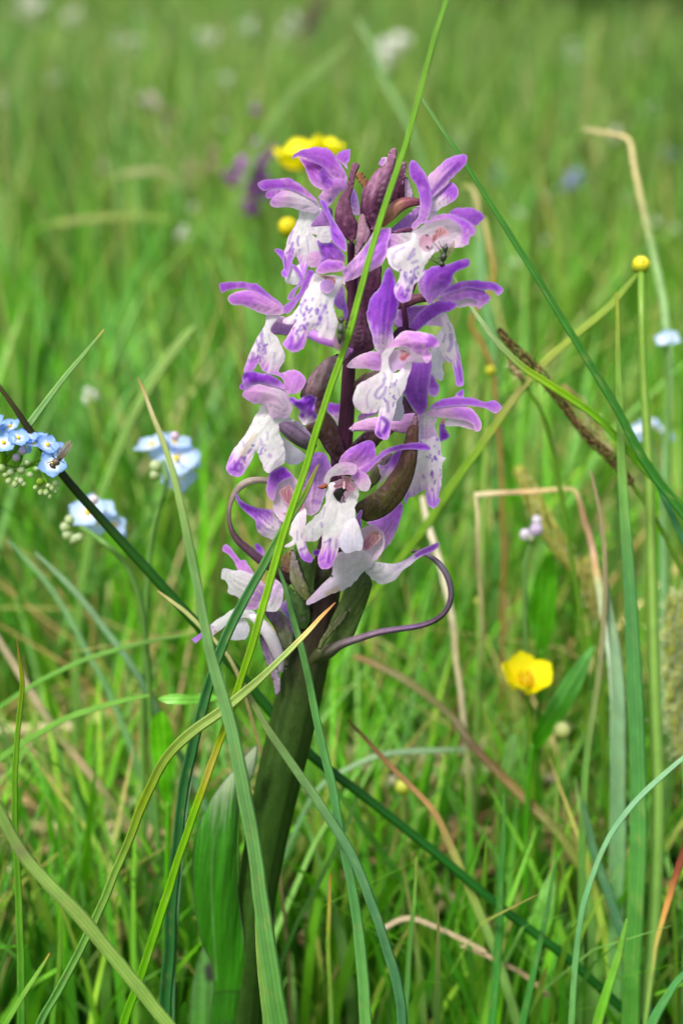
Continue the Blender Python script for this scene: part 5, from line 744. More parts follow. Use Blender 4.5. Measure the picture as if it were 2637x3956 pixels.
# ------------------------------------------------------------------ sedge spikes
def scales(parent, name, path, rad, cols, seed, step=9.0, size=11.0, fil=0, filc=(205, 205, 160)):
    """spike of overlapping little glumes round an axis, with loose filaments"""
    rs = np.random.RandomState(seed)
    p = np.array(path, float); C = PO(p[:, :2] * ZS, p[:, 2]); C = resample(catmull(C, 6), step=step * PX); T = frames(C); m = len(C)
    V, F, K = [], [], []
    for i in range(m):
        t = i / (m - 1); r = np.interp(t, np.linspace(0, 1, len(rad)), rad) * PX * dsc(C[i])
        a0 = np.cross(T[i], FWD); a0 /= np.linalg.norm(a0); b0 = np.cross(T[i], a0)
        for j in range(6):
            an = j * math.pi / 3 + i * 1.1 + rs.normal(0, .15)
            d = a0 * math.cos(an) + b0 * math.sin(an); sd = np.cross(d, T[i]); s = size * PX * rs.uniform(.8, 1.25) * dsc(C[i])
            o = C[i] + d * r * .5; tip = C[i] + d * r * rs.uniform(1.0, 1.3) - T[i] * s * 1.4
            n0 = len(V)
            V += [o + T[i] * s * .4, C[i] + d * r * .95 + sd * s * .5 - T[i] * s * .3, tip, C[i] + d * r * .95 - sd * s * .5 - T[i] * s * .3, C[i] + d * r * 1.15 - T[i] * s * .25]
            F += [[n0, n0 + 1, n0 + 4], [n0 + 1, n0 + 2, n0 + 4], [n0 + 2, n0 + 3, n0 + 4], [n0 + 3, n0, n0 + 4]]
            c = ramp(cols, [rs.rand()])[0]; c2 = lin((190, 170, 110)) if rs.rand() < .3 else c
            K += [c, c, c2, c, c * 1.2]
    for k in range(fil):
        i = rs.randint(m); r = np.interp(i / m, np.linspace(0, 1, len(rad)), rad) * PX * dsc(C[i])
        d = rs.normal(0, 1, 3); d /= np.linalg.norm(d); l = r * rs.uniform(1.0, 2.2); s = np.cross(d, FWD); s /= np.linalg.norm(s); w = 2.2 * PX
        q = C[i] + d * l * .6 + rs.normal(0, .3, 3) * l * .4; e = C[i] + d * l + rs.normal(0, .4, 3) * l * .5; n0 = len(V)
        V += [C[i] - s * w, C[i] + s * w, q - s * w, q + s * w, e - s * w * .4, e + s * w * .4]; F += [[n0, n0 + 1, n0 + 3, n0 + 2], [n0 + 2, n0 + 3, n0 + 5, n0 + 4]]
        K += [lin(filc)] * 6
    return mk(name, np.array(V), F, np.array(K), None, "straw", parent, smooth=False)
def sedge(label, path, rad, cols, stem, seed, fil=60, filc=(205, 205, 160), size=11.0, group=None, stemc=(110, 150, 60)):
    b = PO([(path[-1][0] * ZS, path[-1][1] * ZS)], [path[-1][2]])[0]
    t = thing("sedge_spike", label, "sedge", b, group)
    o = scales(t, "spike", path, rad, cols, seed, fil=fil, filc=filc, size=size)
    o["kind"] = "stuff"
    tube(t, "stem", [(x * ZS, y * ZS, d) for x, y, d in stem], [8, 9, 10], [(0, stemc), (1, stemc)], mat="grass", sides=8, root=True)
    return t
BRC = [(0, (48, 32, 18)), (.5, (72, 50, 28)), (1, (112, 86, 50))]
sedge("dark brown sedge spike slanting under the pale curved leaf at the right", [(1148, 762, 640), (1180, 800, 640), (1230, 850, 640), (1275, 905, 640), (1310, 955, 640), (1350, 1005, 640), (1400, 1050, 640), (1450, 1110, 640)], [10, 20, 22, 17, 14, 19, 20, 14], BRC, [(1445, 1105, 645), (1520, 1220, 650), (1600, 1400, 650)], 300, fil=70, filc=(120, 100, 60))
sedge("small brown sedge tuft below the upper end of the dark spike", [(1172, 820, 760), (1182, 850, 760), (1200, 870, 760)], [10, 18, 10], [(0, (110, 84, 50)), (1, (150, 124, 80))], [(1196, 868, 770), (1260, 1000, 780), (1330, 1400, 800)], 301, fil=30)
sedge("pale brown sedge head half hidden behind the right-hand clump", [(1295, 890, 900), (1330, 940, 900), (1370, 1000, 900), (1400, 1040, 900)], [12, 32, 32, 18], [(0, (136, 130, 70)), (1, (176, 166, 100))], [(1398, 1038, 900), (1440, 1200, 900), (1470, 1700, 900)], 302, fil=30)
YSP = [(0, (140, 154, 46)), (.5, (178, 188, 72)), (1, (212, 216, 130))]
sedge("fuzzy yellow-green sedge spike at the right edge", [(1556, 1372, 900), (1560, 1440, 900), (1566, 1540, 900), (1572, 1640, 900), (1580, 1730, 900)], [36, 60, 66, 62, 40], YSP, [(1580, 1725, 900), (1584, 1950, 900), (1590, 2200, 900)], 303, fil=900, filc=(196, 208, 150), size=15)
sedge("soft yellow sedge spike blurred above the white buds", [(1192, 1080, 1150), (1216, 1130, 1150), (1250, 1200, 1150), (1290, 1265, 1150), (1330, 1320, 1150)], [20, 32, 34, 32, 20], [(0, (150, 154, 60)), (1, (190, 190, 96))], [(1328, 1318, 1150), (1360, 1450, 1150), (1390, 1800, 1150)], 304, fil=60, size=16)
sedge("yellowish drooping sedge spike blurred below the right clump's tan straw", [(1345, 1290, 1100), (1358, 1350, 1100), (1372, 1420, 1100)], [20, 36, 20], [(0, (150, 150, 60)), (1, (190, 186, 100))], [(1370, 1418, 1100), (1385, 1600, 1100), (1390, 1900, 1100)], 305, fil=40, size=16)

# ------------------------------------------------------------------ small flowers
def ellipsoid(parent, name, c, axis, ra, rb, stops, mat="petal", nu=10, nv=8, label=None):
    a = np.asarray(axis, float); a /= np.linalg.norm(a); s = np.cross(a, FWD + np.array([.01, .02, 0])); s /= np.linalg.norm(s); b = np.cross(a, s)
    V, K, Fc = [], [], []
    for i in range(nv + 1):
        ph = math.pi * i / nv; z = -math.cos(ph); r = max(math.sin(ph), .02)
        for j in range(nu):
            th = 2 * math.pi * j / nu
            V.append(c + a * z * ra + (s * math.cos(th) + b * math.sin(th)) * r * rb); K.append((z + 1) / 2)
    for i in range(nv):
        for j in range(nu):
            Fc.append([i * nu + j, i * nu + (j + 1) % nu, (i + 1) * nu + (j + 1) % nu, (i + 1) * nu + j])
    o = mk(name, np.array(V), Fc, ramp(stops, np.array(K)), None, mat, parent)
    if label: o["label"] = label
    return o
def round_petal(parent, c, n, d, r, w, cup, stops, name="petal", mat="petal", nu=7, nv=9, notch=0.0):
    """one rounded petal from the flower's heart c outwards along d, facing n"""
    s = np.cross(d, n); s /= np.linalg.norm(s)
    V, K, Fc = [], [], []
    for i in range(nv + 1):
        t = math.sin(i / nv * math.pi / 2)
        half = w * (.22 + .78 * math.sin(math.pi * .5 * min(1, t / .6)) ** 1.2) if t < .6 else w * math.sqrt(max(.004, 1 - ((t - .6) / .4) ** 2))
        for j in range(nu):
            v = -1 + 2 * j / (nu - 1)
            x = r * (t - .12 * t * v * v - notch * t * math.exp(-v * v * 12))
            h = cup * r * t * t * (1.25 - .35 * t) - .12 * r * (1 - v * v) * math.sin(math.pi * t) * .5
            V.append(c + d * x + s * v * half + n * h); K.append(t)
    for i in range(nv):
        for j in range(nu - 1):
            Fc.append([i * nu + j, i * nu + j + 1, (i + 1) * nu + j + 1, (i + 1) * nu + j])
    return mk(name, np.array(V), Fc, ramp(stops, np.array(K)), None, mat, parent)
BLUE = [(0, (250, 250, 252)), (.25, (222, 234, 252)), (.5, (156, 194, 250)), (1, (138, 178, 247))]
def fmn_flower(parent, x, y, dz, r, nrm, rot=0.0, conv=1.0, stops=BLUE, cup=.25):
    """forget-me-not flower: five round petals about a yellow ring"""
    c = PO([(x, y)], [dz])[0]; n = -FWD * nrm[2] + RGT * nrm[0] + UPV * nrm[1]; n /= np.linalg.norm(n)
    a = np.cross(n, UPV + RGT * .3); a /= np.linalg.norm(a); b = np.cross(n, a)
    g = group_part("flower", parent, c); r = r * dsc(c)
    for k in range(5):
        an = rot + k * 2 * math.pi / 5; d = a * math.cos(an) + b * math.sin(an)
        round_petal(g, c + d * r * PX * .10, n, d, r * PX * .98, r * PX * .47, cup, stops)
    ellipsoid(g, "eye", c + n * r * PX * .10, n, r * PX * .12, r * PX * .17, [(0, (214, 186, 30)), (1, (238, 214, 50))], mat="yellow_petal", nu=10, nv=6)
    return g
def fmn_bud(parent, x, y, dz, r, dirv, stops):
    c = PO([(x, y)], [dz])[0]; r = r * dsc(c); d = RGT * dirv[0] + UPV * dirv[1] - FWD * dirv[2]
    return ellipsoid(parent, "bud", c, d, r * 1.15 * PX, r * PX, stops)

t1o = PO([(90, 2300)], [300])[0]; t1o[2] = 0
t1 = thing("forget_me_not", "sharp blue forget-me-not at the left edge with a fly on its lowest flower", "flower", t1o)
K_ = lambda x, y: rK([(x, y)])[0]
for (x, y, r, nrm, rot, dz) in [(-120, 420, 190, (-.3, .6, .8), .3, 60), (70, 790, 205, (.1, .55, .85), .2, 20), (350, 700, 175, (.25, .6, .75), .9, 40), (520, 690, 170, (.1, .75, .65), .1, 70), (640, 800, 170, (.2, .9, .45), .5, 60), (720, 690, 160, (-.1, .9, .4), .4, 90), (900, 830, 185, (.45, .55, .7), .7, 40), (200, 480, 170, (-.2, .7, .6), .6, 90), (60, 480, 160, (-.3, .8, .5), .2, 110), (1090, 880, 150, (.5, .7, .5), .3, 60), (1000, 1200, 225, (.15, .35, .92), .65, 0), (470, 870, 130, (.1, .2, .9), .2, 80)]:
    X, Y = K_(x, y); fmn_flower(t1, X, Y, dz, r * .20408 * 1.22, nrm, rot)
PB = [(0, (150, 180, 90)), (.4, (226, 200, 226)), (1, (236, 214, 236))]; GBU = [(0, (120, 160, 70)), (.5, (170, 196, 120)), (1, (206, 220, 180))]
for (x, y, r, st, d) in [(430, 940, 85, PB, (.2, .8, .4)), (310, 1070, 80, PB, (0, .7, .6)), (515, 1160, 70, GBU, (.5, .2, .7)), (30, 1270, 90, GBU, (-.8, .2, .4)), (215, 1350, 78, GBU, (-.3, .3, .9)), (400, 1310, 88, GBU, (.6, .2, .7)), (560, 1390, 72, GBU, (.8, -.3, .4)), (180, 1500, 72, GBU, (-.4, -.8, .4)), (290, 1560, 78, GBU, (0, -.9, .4)), (400, 1500, 72, GBU, (.2, -.6, .8)), (450, 1560, 60, GBU, (.5, -.8, .3)), (680, 1280, 55, GBU, (.9, 0, .4)), (120, 1400, 60, GBU, (-.9, .1, .3)), (330, 1470, 60, GBU, (0, -.3, 1)),
        (765, 1530, 85, [(0, (112, 150, 26)), (1, (140, 176, 40))], (0, .3, .9)), (680, 1630, 50, GBU, (-.6, -.5, .4)), (780, 1720, 62, GBU, (-.3, -.9, .3)), (880, 1720, 66, GBU, (.1, -.9, .4)), (990, 1640, 64, GBU, (.4, -.7, .5)), (1060, 1560, 70, GBU, (.7, -.2, .5)), (1060, 1700, 50, GBU, (.6, -.8, .3)), (920, 1600, 56, GBU, (0, 0, 1)), (950, 1800, 44, GBU, (0, -1, .2))]:
    X, Y = K_(x, y); fmn_bud(t1, X, Y, 60 + (x % 5) * 6, r * .20408 * .92, d, st)
def kst(pts, r=(6, 7), name="stem", par=None, c=((104, 150, 44), (112, 156, 56)), root=False):
    tube(par, name, [rK([(x, y)])[0] + (d,) for x, y, d in pts], list(r), [(0, c[0]), (1, c[1])], mat="leaf", sides=8, root=root)
kst([(1000, 1290, 40), (860, 1200, 70), (760, 1080, 85), (820, 960, 80), (900, 860, 60)], par=t1, name="stalk")
kst([(760, 1080, 85), (640, 1180, 95), (450, 1250, 100), (280, 1300, 105), (120, 1250, 110), (-60, 1400, 120), (-160, 2200, 150)], r=(7, 10, 12), par=t1)
kst([(900, 1560, 80), (840, 1460, 85), (780, 1330, 88), (740, 1180, 90), (640, 1180, 95)], par=t1, name="stalk")
kst([(340, 820, 60), (260, 960, 80), (100, 1120, 95), (-40, 1250, 110)], r=(9, 10, 12), par=t1, name="stalk")
kst([(60, 860, 40), (60, 1050, 80), (40, 1200, 100)], r=(14, 14, 12), par=t1, name="stalk")
kst([(430, 1000, 70), (400, 1130, 85), (330, 1240, 95)], r=(5, 6), par=t1, name="stalk")

PALE = [(0, (252, 252, 252)), (.25, (232, 240, 252)), (.5, (196, 220, 252)), (1, (182, 208, 250))]
def fmn_plant(label, flowers, buds, stem, group=None, name="forget_me_not", cat="flower", stops=None):
    stops = stops or PALE
    o = PO([(stem[-1][0] * ZS, stem[-1][1] * ZS)], [stem[-1][2]])[0]
    t = thing(name, label, cat, o, group)
    for i, (x, y, r, nrm, dz) in enumerate(flowers):
        fmn_flower(t, x * ZS, y * ZS, dz, r * ZS, nrm, .4 * i, stops=stops)
    for (x, y, r, dz, st) in buds:
        fmn_bud(t, x * ZS, y * ZS, dz, r * ZS, (random.uniform(-.5, .5), .6, .6), st)
    tube(t, "stem", [(x * ZS, y * ZS, d) for x, y, d in stem], [9, 11, 12], [(0, (112, 150, 84)), (1, (104, 156, 74))], mat="grass", sides=8, root=True)
    return t
random.seed(3)
fmn_plant("pale blue forget-me-not blurred behind the brown-tipped blade", [(350, 1022, 42, (-.3, .85, .45), 1000), (402, 1018, 40, (.2, .9, .4), 1010), (405, 1055, 50, (.1, .5, .85), 980), (425, 1050, 40, (.5, .6, .6), 1000), (382, 1045, 38, (-.2, .6, .8), 1020), (408, 1090, 42, (.3, .1, .95), 1010)], [(359, 1072, 15, 720, GBU), (356, 1092, 13, 720, GBU), (402, 1002, 10, 730, PB)], [(375, 1050, 1020), (382, 1110, 760), (365, 1170, 770), (350, 1230, 780), (340, 1330, 790), (330, 1600, 820)])
fmn_plant("blue forget-me-not with coiled buds behind the rush at the left", [(202, 1178, 46, (-.2, .6, .8), 800), (232, 1172, 36, (.3, .7, .6), 830), (225, 1200, 30, (.1, .2, .9), 815), (262, 1205, 30, (.6, .4, .7), 830), (272, 1222, 22, (.7, .2, .6), 840)], [(216, 1148, 11, 640, [(0, (220, 200, 210)), (1, (240, 230, 236))]), (160, 1195, 12, 640, GBU), (152, 1212, 13, 640, GBU), (157, 1230, 13, 640, GBU), (170, 1240, 12, 640, GBU), (182, 1236, 11, 640, GBU)], [(182, 1190, 830), (170, 1200, 840), (230, 1240, 660), (290, 1300, 680), (330, 1420, 700), (350, 1700, 740)])
fmn_plant("blue forget-me-not blurred behind the right-hand clump", [(1466, 985, 20, (-.5, .6, .6), 1500), (1490, 972, 22, (0, .8, .5), 1510), (1512, 985, 20, (.4, .7, .5), 1520), (1470, 998, 18, (-.4, .3, .8), 1500), (1535, 1000, 20, (.6, .5, .5), 1540)], [], [(1490, 985, 1010), (1505, 1060, 1010), (1530, 1200, 1000), (1540, 1700, 1000)])
fmn_plant("small pale blue forget-me-not at the right edge under the tan crook", [(1522, 780, 20, (-.3, .5, .8), 1300), (1540, 776, 22, (.3, .5, .8), 1310)], [], [(1530, 785, 1300), (1532, 900, 1300), (1536, 1500, 1250)])
WHS = [(0, (236, 226, 236)), (1, (240, 234, 244))]
fmn_plant("pale pink-white buds on a thin stalk beside the bent straw", [], [(1232, 1196, 12, 900, WHS), (1230, 1216, 15, 900, [(0, (214, 196, 232)), (1, (236, 220, 244))]), (1205, 1228, 13, 900, WHS), (1218, 1238, 9, 900, GBU)], [(1222, 1235, 905), (1206, 1300, 905), (1205, 1420, 900), (1215, 1700, 880)], name="white_flower")

YEL = [(0, (244, 216, 0)), (.4, (255, 240, 6)), (1, (255, 246, 30))]
def buttercup(label, x, y, dz, r, nrm, stem, cup=.9, n=5, rot=0.0):
    c = PO([(x * ZS, y * ZS)], [dz])[0]; nn = -FWD * nrm[2] + RGT * nrm[0] + UPV * nrm[1]; nn /= np.linalg.norm(nn)
    a = np.cross(nn, RGT * .3 + FWD); a /= np.linalg.norm(a); b = np.cross(nn, a); r = r * ZS * PX * dsc(c)
    t = thing("buttercup", label, "flower", PO([(stem[-1][0] * ZS, stem[-1][1] * ZS)], [stem[-1][2]])[0])
    c0 = c - nn * r * .5
    for k in range(n):
        an = rot + k * 2 * math.pi / n; d = a * math.cos(an) + b * math.sin(an)
        round_petal(t, c0 + d * r * .08, nn, d, r, r * .62, cup, YEL, mat="yellow_petal", notch=.08)
    for k in range(5):
        an = rot + .6 + k * 2 * math.pi / 5; d = a * math.cos(an) + b * math.sin(an)
        round_petal(t, c0 - nn * r * .10, nn, d, r * .5, r * .2, .3, [(0, (140, 150, 40)), (1, (170, 164, 60))], name="sepal", mat="leaf")
    ellipsoid(t, "heart", c0 + nn * r * .2, nn, r * .22, r * .26, [(0, (230, 214, 20)), (1, (240, 214, 20))], mat="yellow_petal")
    for k in range(16):
        an = k * 2.4; d = a * math.cos(an) + b * math.sin(an); rr = r * (.2 + .16 * (k % 3) / 2)
        tube(t, "stamen", None, [r * .02, r * .02, r * .05], [(0, (220, 200, 30)), (1, (236, 190, 10))], world=np.array([c0 + nn * r * .1 + d * r * .1, c0 + nn * r * .3 + d * rr * .8, c0 + nn * r * .46 + d * rr]), mat="yellow_petal", sides=5, n=5)
    p = [tuple(q) for q in [(x * ZS, y * ZS + r / PX * .4, dz)]] + [(q[0] * ZS, q[1] * ZS, q[2]) for q in stem]
    tube(t, "stem", p, [8, 9, 10], [(0, (120, 160, 60)), (1, (110, 160, 60))], mat="grass", sides=8, root=True)
    return t
buttercup("yellow buttercup among green leaves at the lower right", 1210, 1552, 760, 60, (.1, .75, .6), [(1212, 1620, 770), (1220, 1750, 780), (1225, 2000, 800)], rot=.3)
buttercup("yellow buttercup blurred behind the top of the orchid", 688, 356, 2200, 56, (-.25, .85, .45), [(692, 420, 1500), (700, 600, 1480), (705, 1000, 1450)], cup=1.1)
buttercup("second yellow buttercup, half hidden behind the orchid's top flower", 756, 334, 2060, 33, (.3, .85, .4), [(755, 400, 1560), (745, 600, 1520), (735, 1000, 1480)], cup=1.0)
def bud_plant(label, x, y, dz, r, stops, stem, stemr=(9, 10, 11), stemc=(128, 164, 78), name="flower_bud", pet=True):
    t = thing(name, label, "bud", PO([(stem[-1][0] * ZS, stem[-1][1] * ZS)], [stem[-1][2]])[0])
    c = PO([(x * ZS, y * ZS)], [dz])[0]; R_ = r * ZS * PX * dsc(c)
    ellipsoid(t, "bud", c, UPV, R_, R_, stops, mat="yellow_petal", nu=14, nv=10)
    if pet:
        for k in range(5):
            an = k * 2 * math.pi / 5 + .3; d = RGT * math.cos(an) - FWD * math.sin(an)
            round_petal(t, c - UPV * R_ * .95 + d * R_ * .1, UPV, d, R_ * 1.0, R_ * .5, 1.5, [(0, (120, 150, 50)), (.7, (160, 176, 60)), (1, (190, 190, 60))], name="sepal", mat="yellow_petal")
    tube(t, "stem", [(x * ZS, (y + r * .8) * ZS, dz)] + [(q[0] * ZS, q[1] * ZS, q[2]) for q in stem], list(stemr), [(0, stemc), (.3, (140, 174, 92)), (1, (124, 172, 94))], mat="grass", sides=10, root=True)
    return t
bud_plant("round yellow buttercup bud on a tall pale stem at the right", 1471, 609, 760, 21, [(0, (110, 146, 40)), (.3, (180, 186, 46)), (.6, (236, 222, 44)), (1, (250, 236, 80))], [(1472, 700, 620), (1478, 880, 600), (1490, 1100, 570), (1496, 1350, 540), (1502, 1600, 510), (1510, 1850, 480), (1498, 2150, 450), (1470, 2370, 430)], stemr=(13, 14, 17, 20, 24, 26, 27, 27))
bud_plant("small yellow bud blurred left of the orchid's upper flowers", 661, 522, 1400, 22, [(0, (190, 180, 10)), (1, (240, 220, 30))], [(664, 580, 1400), (670, 800, 1400), (672, 1100, 1380)])
bud_plant("yellow-green bud blurred below the upper right flowers", 1126, 852, 1250, 13, [(0, (150, 160, 20)), (1, (190, 190, 50))], [(1122, 900, 1250), (1112, 1100, 1240), (1100, 1500, 1200)])
bud_plant("pale green bud blurred below the yellow buttercup", 1290, 1678, 800, 20, [(0, (160, 176, 80)), (1, (206, 212, 150))], [(1284, 1740, 800), (1278, 1850, 800), (1270, 2000, 800)], pet=False)
bud_plant("pale yellow bud in the grass below the curled bract", 925, 1808, 900, 18, [(0, (170, 184, 40)), (1, (214, 216, 96))], [(926, 1850, 900), (926, 1950, 900), (926, 2050, 900)], pet=False)
bud_plant("yellow-green bud between the left flowers near the spike", 1098, 1382, 1300, 10, [(0, (150, 160, 60)), (1, (190, 190, 90))], [(1098, 1450, 1300), (1098, 1600, 1300)], pet=False)

# ------------------------------------------------------------------ insects
def insect(label, name, cat, head, tail, dz, rad, legs, wings, reg_, body=((30, 28, 26), (56, 50, 46)), up=10, eyes=True):
    h = np.array(reg_([head])[0]); tl = np.array(reg_([tail])[0]); L = np.linalg.norm(tl - h)
    t = thing(name, label, cat, PO([(h + tl) / 2], [dz])[0])
    q = lambda s: tuple(h + (tl - h) * s)
    tube(t, "body", [q(0) + (dz,), q(.12) + (dz - up * .2,), q(.22) + (dz,), q(.3) + (dz - up * .2,), q(.45) + (dz - up * .4,), q(.58) + (dz,), q(.8) + (dz,), q(1) + (dz,)], [rad * .45, rad * .8, rad * .35, rad * .8, rad * 1.0, rad * .6, rad * .7, rad * .15], [(0, body[0]), (.4, body[1]), (1, body[0])], mat="insect", sides=12, step=3)
    for e in ((-1, 1) if eyes else ()):
        p = np.array(q(.08)); nrm = np.array([-(tl - h)[1], (tl - h)[0]]) / L
        ellipsoid(t, "eye", PO([p + nrm * e * rad * .55], [dz - rad * .3])[0], UPV, rad * .38 * PX, rad * .38 * PX, [(0, (40, 14, 12)), (1, (56, 20, 16))], mat="insect", nu=8, nv=6)
    for lg in legs:
        P = reg_([(a[0], a[1]) for a in lg]); n = len(P)
        tube(t, "leg", [(p[0], p[1], dz + (5 if i == 0 else -6 * math.sin(math.pi * i / (n - 1)) + 8 * i / (n - 1))) for i, p in enumerate(P)], [2.2, 1.6, 1.0], [(0, (24, 22, 20)), (1, (34, 30, 28))], mat="insect", sides=6, step=4)
    for wg, wdz in wings:
        sheet(t, "wing", reg_(wg), (dz + wdz[0], dz + wdz[1]), (reg_([wg[0]])[0], reg_([wg[len(wg) // 2]])[0]), ((110, 96, 82), (150, 140, 126)), bulge=.15, step=5, mat="wing", marks=[(reg_([wg[0], wg[len(wg) // 2]]), 1.6, .7, (60, 50, 42))])
    return t
insect("dark fly with smoky wings feeding on the lowest blue flower at the left", "fly", "fly", (985, 1245), (1190, 1010), -55, 16, [[(1060, 1090), (1000, 1040), (975, 980), (960, 960)], [(1090, 1000), (1090, 930), (1110, 880)], [(1040, 1110), (960, 1150), (890, 1170)], [(1130, 1120), (1190, 1150), (1245, 1175)], [(1020, 1200), (960, 1220), (950, 1230)], [(1070, 1190), (1090, 1200), (1080, 1170)]], [([(1090, 1060), (1060, 1010), (1130, 920), (1220, 800), (1310, 745), (1370, 770), (1375, 850), (1320, 950), (1240, 1040), (1180, 1100)], (-15, -30)), ([(1110, 1080), (1130, 1000), (1230, 880), (1330, 800), (1360, 860), (1290, 990), (1200, 1090)], (-8, -12))], rK, body=((34, 30, 28), (92, 80, 70)))
insect("black fly perched head down at the mouth of the upper right flower", "fly", "fly", (795, 1385), (845, 1155), -290, 14, [[(790, 1300), (760, 1340), (700, 1320), (660, 1310)], [(800, 1270), (740, 1310), (690, 1270)], [(800, 1270), (780, 1220), (740, 1170), (710, 1145)], [(820, 1200), (790, 1180), (765, 1125)], [(760, 1360), (720, 1330), (690, 1300)]], [([(855, 1290), (880, 1200), (915, 1120), (930, 1130), (925, 1190), (890, 1270)], (-5, 10)), ([(860, 1280), (870, 1200), (900, 1150), (905, 1200), (880, 1260)], (5, 20))], rB, body=((22, 20, 20), (46, 44, 44)))
insect("grey midge sitting on the tall green stalk beside the orchid", "midge", "midge", (1355, 590), (1335, 860), -470, 15, [[(1390, 660), (1420, 640), (1480, 570)], [(1390, 690), (1420, 695), (1440, 710)], [(1380, 730), (1400, 790), (1380, 830)]], [([(1320, 720), (1290, 760), (1272, 830), (1285, 920), (1340, 930), (1375, 880), (1390, 800), (1380, 740)], (8, 20)), ([(1350, 720), (1330, 800), (1330, 900), (1370, 880), (1392, 790)], (4, 14))], rC, body=((26, 26, 24), (80, 84, 78)))
bt = thing("beetle", "black insect crawling into the throat of the central white flower", "insect", PO(rF([(360, 580)]), [-275])[0])
sheet(bt, "body", rF([(306, 572), (330, 540), (370, 518), (400, 505), (424, 525), (405, 560), (388, 590), (372, 632), (352, 642), (330, 622), (314, 596)]), (-268, -276), tuple(rF([(400, 515), (340, 630)])), ((22, 15, 15), (16, 12, 12)), bulge=.6, back=.4, step=4, mat="insect")
for lg in ([(380, 570), (398, 604), (388, 640), (412, 648)], [(372, 600), (362, 640), (384, 652)], [(405, 535), (428, 548), (436, 532)], [(330, 560), (345, 590), (352, 612)]):
    q = rF(lg); tube(bt, "leg", [(p[0], p[1], -286 + 5 * k) for k, p in enumerate(q)], [3, 2.2, 1.4], [(0, (20, 16, 16)), (1, (30, 24, 24))], mat="insect", sides=6, step=4)
# ------------------------------------------------------------------ ground, meadow, litter, far things
def grid_ground():
    xs = np.concatenate([np.linspace(-60, -3, 16), np.linspace(-2.6, 2.6, 40), np.linspace(3, 60, 16)])
    ys = np.concatenate([np.linspace(-20, -.5, 8), np.linspace(-.4, 5, 60), np.linspace(5.5, 120, 30)])
    X, Y = np.meshgrid(xs, ys); Z = ground_z(X, Y)
    V = np.stack([X, Y, Z], -1).reshape(-1, 3); nx = len(xs); i = np.arange(len(ys) - 1)[:, None] * nx; j = np.arange(nx - 1)[None]
    F = np.stack([i + j, i + j + 1, i + nx + j + 1, i + nx + j], -1).reshape(-1, 4)
    n = fnoise(V[:, 0] * 14, V[:, 1] * 14)[:, None]; far = sstep(.8, 3, V[:, 1])[:, None]
    near = lin((84, 100, 48)) * (1 - n) + lin((72, 112, 40)) * n
    col = near * (1 - far) + (lin((70, 108, 40)) * (1 - n) + lin((84, 120, 52)) * n) * far
    o = mk("ground", V, F, col, None, "soil", None, origin=(0, 0, 0)); tag(o, "soil and moss under the meadow", None, None, "structure"); return o
grid_ground()
def field(name, label, n, sample, hgt, wid, pal, seed, seg=4, lean=(.1, .55), tip=None, cat="grass", gain=1.06, sat=1.08):
    """thousands of narrow, drooping blades in one mesh"""
    rs = np.random.RandomState(seed)
    x, y = sample(rs, n); n = len(x); z = ground_z(x, y) - .003
    h = rs.uniform(hgt[0], hgt[1], n) * (.75 + .5 * fnoise(x * 9, y * 9)) * hscale(x, y)
    w = rs.uniform(wid[0], wid[1], n) * .5; le = rs.uniform(lean[0], lean[1], n) ** 1.0; az = rs.uniform(0, 2 * np.pi, n)
    yaw = az + np.pi / 2 + rs.normal(0, .5, n); cv = rs.uniform(1.4, 3.0, n)
    pc = vivid(np.array([lin(c) for c in pal]), gain, sat); ci = rs.randint(0, len(pal), n)
    patch = fnoise(x * 3.1 + 5, y * 2.2)[:, None]
    col = pc[ci] * rs.uniform(.7, 1.3, (n, 1)) * (.6 + .72 * patch)
    hue = sstep(.3, .7, fnoise(x * 2.3 + 11, y * 1.1 + 4))[:, None]; col = col * (np.array([.78, .9, .95]) * (1 - hue) + np.array([1.16, 1.06, .82]) * hue)
    tc = lin(tip) if tip is not None else None
    ts = np.linspace(0, 1, seg + 1); V = np.zeros((n, seg + 1, 2, 3)); K = np.zeros((n, seg + 1, 2, 3))
    dry = (rs.rand(n) < .2)[:, None]
    for i, t in enumerate(ts):
        r = h * le * t ** cv * 1.1; zz = z + h * t * np.sqrt(np.clip(1 - (le * t ** (cv - .6)) ** 2 * .5, .2, 1))
        cx = x + np.cos(az) * r; cyy = y + np.sin(az) * r; ww = w * (1 - t ** 2.2) * (.6 + .4 * min(1, t * 4)) + .00008
        for s in (0, 1):
            sg = -1 if s == 0 else 1
            V[:, i, s, 0] = cx + np.cos(yaw) * ww * sg; V[:, i, s, 1] = cyy + np.sin(yaw) * ww * sg; V[:, i, s, 2] = zz
            c = col * (.9 + .2 * t)
            if tc is not None: c = np.where(dry, c * (1 - t ** 3) + tc * t ** 3, c)
            K[:, i, s] = c
    base = np.arange(n)[:, None] * (seg + 1) * 2; k = np.arange(seg)[None] * 2
    F = np.stack([base + k, base + k + 1, base + k + 3, base + k + 2], -1).reshape(-1, 4)
    o = mk(name, V.reshape(-1, 3), F, K.reshape(-1, 3), None, "meadow", None, origin=(0, 0, 0))
    return tag(o, label, cat, None, "stuff")
def hscale(x, y): return 1.0
def bare(x, y):
    """patches near the orchid where old straw shows between the tufts"""
    return (fnoise(x * 17 + 3, y * 17 + 8) < .33) & (y < .75) & (y > .37)
def cone_sample(y0, y1, spread, pw=1.0, gap=None):
    """even cover over a widening strip of meadow in front of and beside the lens"""
    def f(rs, n):
        y = y0 + (y1 - y0) * rs.rand(n) ** pw
        x = (rs.rand(n) * 2 - 1) * (spread[0] + spread[1] * y)
        if gap is not None:
            k = ~gap(x, y); x, y = x[k], y[k]
        return x, y
    return f
